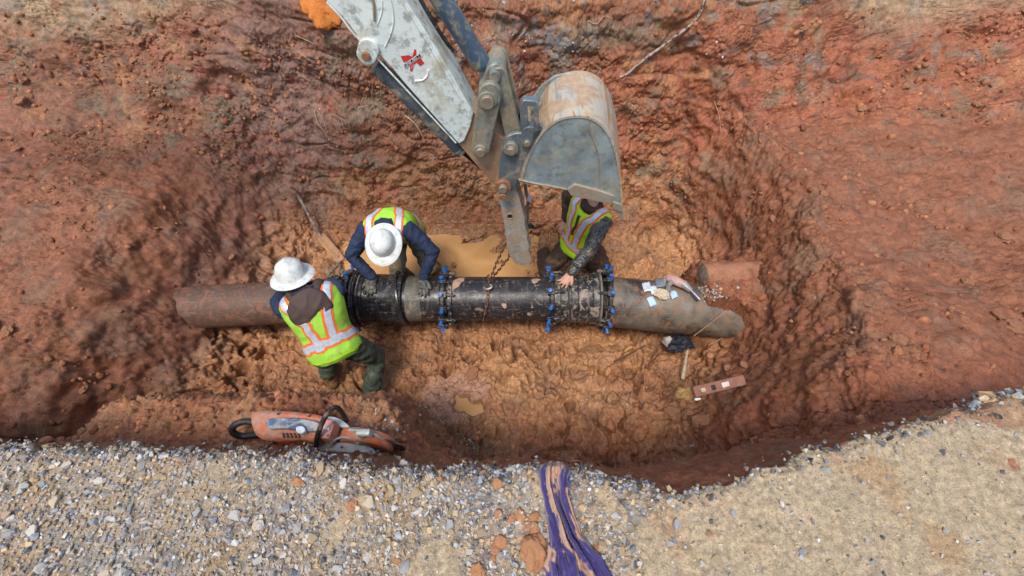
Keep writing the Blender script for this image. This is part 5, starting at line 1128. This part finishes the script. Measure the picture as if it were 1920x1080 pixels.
    # gloves
    if sp.get('gloves'):
        for s_ in 'RL':
            bm = bmesh.new(); ch, nn = hands[s_]; add_hand(bm, ch, nn, .0035); a, e, w = W[s_]; chain_solid(bm, [w+(e-w).normalized()*.05, w+(w-e).normalized()*.01], [.040, .034]); me = remesh_bm(bm, .0042, 2); noisy(me, .0018, 60, 2); finish('glove', me, M['glove'], root)
    # vest
    vg = .034; bm = bmesh.new(); ell_loft(bm, torso_secs(vg, -.20 if sp.get('longvest') else -.10, .97), 32)
    for s_ in 'RL':
        a = W[s_][0]; o_ = T(.125 if s_ == 'R' else -.125, 0, .93); ball(bm, o_, .092, .115, .085, Matrix((Rt, F, U)).transposed())
    me = remesh_bm(bm, .010, 8); noisy(me, .0045, 7, 2+sp.get('seed', 1)); vest = finish('safety_vest', me, M[sp['vest']], root)
    bv = BVHTree.FromPolygons([v.co.copy() for v in me.vertices], [list(p.vertices) for p in me.polygons]); vm = me
    def onvest(r_, f_, u_, out=.004):
        p = T(r_, f_, u_); q, n_, i_, d_ = bv.find_nearest(p); return q+n_*out, n_
    def stripe(path, w, m, name='reflective_stripe', out=.004, parent=None):
        pts = smooth_pts([V(p) for p in path], 10); Q = [onvest(p.x, p.y, p.z, out) for p in pts]; bm = bmesh.new(); prev = None; m_ = len(Q)
        for i, (q, n_) in enumerate(Q):
            d = Q[min(i+1, m_-1)][0]-Q[max(i-1, 0)][0]
            if d.length < 1e-5: continue
            s = d.normalized().cross(n_).normalized(); row = []
            for k in (-1, -.5, 0, .5, 1):
                p = q+s*w*.5*k; h, hn, _, _ = bv.find_nearest(p); row.append(bm.verts.new(h+hn*out))
            if prev:
                for k in range(4): bm.faces.new((prev[k], prev[k+1], row[k+1], row[k]))
            prev = row
        o = obj(name, bm, m, parent or vest); return o
    def tape(path, w=.05):
        stripe(path, w*1.75, M['orange_t'], 'orange_border', .003); stripe(path, w, M['silver'], 'reflective_stripe', .0055)
    r9 = .17; bk = -.24; fr = .24
    lo = sp.get('belt', .22)
    belt = [(.30*math.sin(R(a)), .30*math.cos(R(a)), lo+sp.get('beltdip', 0)*math.cos(R(a))) for a in range(0, 361, 24)]
    tape(belt)
    kx = sp.get('strapx', 1)
    for s in (-kx, kx): tape([(s*.07, -.30, lo), (s*.095, -.30, .5), (s*.125, -.26, .85), (s*.13, -.12, 1.12), (s*.13, .10, 1.12), (s*.12, .25, .86), (s*.10, .30, .5), (s*.10, .30, lo)])
    hem = -.20 if sp.get('longvest') else -.10
    stripe([(.34*math.sin(R(a)), .34*math.cos(R(a)), hem+.01) for a in range(0, 361, 24)], .016, M[sp.get('hemcol', 'lime2')], 'hem_trim', .004)
    if sp.get('front'):
        stripe([(0, .26, 1.02), (0, .30, .8), (.0, .30, .55), (.0, .30, .42)], .032, M['vestdark'], 'vest_opening', .004)
    for s in (-1, 1):   # arm hole binding
        pass
    # hood or collar
    bm = bmesh.new(); nk = T(0, .0, 1.03); 
    if sp.get('hood'):
        pts = [nk+(Rt*math.cos(t)*.10-F*math.sin(t)*.085)+U*(.0+.035*math.cos(t*2)) for t in [R(a) for a in range(-30, 211, 20)]]
        chain_solid(bm, pts, [.035]+[.045]*(len(pts)-2)+[.035]); chain_solid(bm, [nk-F*.075-U*.02, nk-F*.105-U*.10, nk-F*.10-U*.17], [.10, .10, .07], ell=(1.1, .6), up=F)
        ball(bm, nk-F*.11-U*.09, .155, .05, .15, Matrix((Rt, F, U)).transposed())
        me = remesh_bm(bm, .009, 6); noisy(me, .007, 10, 4); finish('hood', me, M['brownhood'], root); bm = bmesh.new()
        chain_solid(bm, [nk+headup*.03+(Rt*math.cos(t)*.082-F*math.sin(t)*.072) for t in [R(a) for a in range(-90, 271, 20)]], [.034]*19); me = remesh_bm(bm, .008, 3); noisy(me, .006, 14, 4); finish('collar', me, M['navyblack'], root)
    else:
        chain_solid(bm, [nk+(Rt*math.cos(t)*.078-F*math.sin(t)*.07) for t in [R(a) for a in range(-90, 271, 20)]], [.036]*19); me = remesh_bm(bm, .008, 3); noisy(me, .006, 14, 4); finish('collar', me, M[sp['jacket']], root)
    hard_hat(root, head+headup*sp.get('hatlift', .035), headup+HF*.0, HF, sp.get('hs', 1))
    for k, v in (('head', head), ('shR', shR), ('shL', shL), ('hip', hip), ('handR', W['R'][2]), ('handL', W['L'][2]), ('elR', W['R'][1]), ('elL', W['L'][1]), ('kR', G_['R'][1]), ('kL', G_['L'][1]), ('fR', G_['R'][2]), ('fL', G_['L'][2])):
        print(sp['jacket'], k, [round(q) for q in proj(v)[:2]])
    return root
rt_ = r0+.012
# middle: faces the camera, bent over the pipe
person(dict(seed=3, label='worker in navy sleeves and white hard hat, bending over the pipe with gloved hands', hip=(-1.05, 2.87, -1.50), sh=(-1.085, 2.55, -1.17), head=(-1.055, 2.36, -1.13), fwd=(0, -.6, -.75), bend=(0, .03, .03), hs=.90,
            headup=(.0, -.50, .86), hf=(.03, -.86, -.52), jacket='navy', vest='lime', trousers='greypants', gloves=True,
            handR=(-1.245, 2.31, -1.545), handL=(-.80, 2.31, -1.55), elbR=(-1, .3, .3), elbL=(1, .3, .2), hdR=((-.08, -.93, -.25), (0, -.25, 1), 1, .38, r0+.03), hdL=((.05, -.93, -.25), (0, -.25, 1), -1, .38, r0+.004),
            footR=(-1.08, 2.74, -2.16), footL=(-.84, 2.92, -2.16), kneeR=(0, -1, .2), kneeL=(.3, -1, .2), toeR=(-.2, -1, 0), toeL=(.25, -1, 0)))
# left: seen from behind, straddling, reaching to the pipe
person(dict(seed=5, label='worker seen from behind with brown hood, lime vest and camouflage trousers beside the pipe', hs=.92, hip=(-1.37, 1.55, -1.40), sh=(-1.50, 1.79, -1.05), head=(-1.60, 1.885, -.97), fwd=(-.35, .8, -.3), strapx=1.35,
            headup=(-.10, .30, .95), hf=(-.5, .8, -.3), jacket='navy', vest='lime3', trousers='camo_green', gloves=True, hood=True, hair=True, longvest=True, hemcol='lime2', belt=.20, beltdip=-.03,
            handR=(-1.62, 2.22, -1.56), handL=(-2.05, 2.18, -1.56), elbR=(.5, -.1, -.6), elbL=(-1, 0, -.3), hdR=((-.05, .8, -.1), (0, .1, 1), 1, .3, r0+.01), hdL=((.0, .8, -.1), (0, .1, 1), -1, .3, r0+.01),
            footR=(-1.255, 1.40, -2.13), footL=(-1.66, 1.60, -2.15), kneeR=(.35, .7, 0), kneeL=(-.5, 1, 0), toeR=(.35, .8, 0), toeL=(-.3, 1, 0)))
# right: kneeling behind the pipe, head under the bucket
person(dict(seed=8, label='worker with grey camouflage sleeve and bare hand on the pipe, kneeling under the bucket', hs=.85, hip=(.66, 2.86, -1.74), sh=(.73, 2.90, -1.24), head=(.77, 3.03, -.98), fwd=(-.80, -.60, 0),
            headup=(.02, -.2, .97), hf=(-.4, -.75, -.5), jacket='brownsleeve', vest='lime2', trousers='brownpants', sleeves={'L': 'camo_grey', 'R': 'brownsleeve'}, front=True, hair=True, belt=.18,
            handR=(.56, 3.12, -1.66), handL=(.475, 2.27, -1.555), elbR=(-.2, 1, -.4), elbL=(.6, -.3, -.3), hdR=((-.3, -.7, -.4), (0, 0, 1), 1, .4, r0+.04), hdL=((-.55, -.62, -.35), (-.1, -.35, 1), -1, .25, r0+.035),
            footR=(.35, 3.15, -2.12), footL=(.95, 3.2, -2.12), kneeR=(-.3, -1, -.2), kneeL=(.3, -1, -.2), toeR=(0, 1, 0), toeL=(0, 1, 0)))
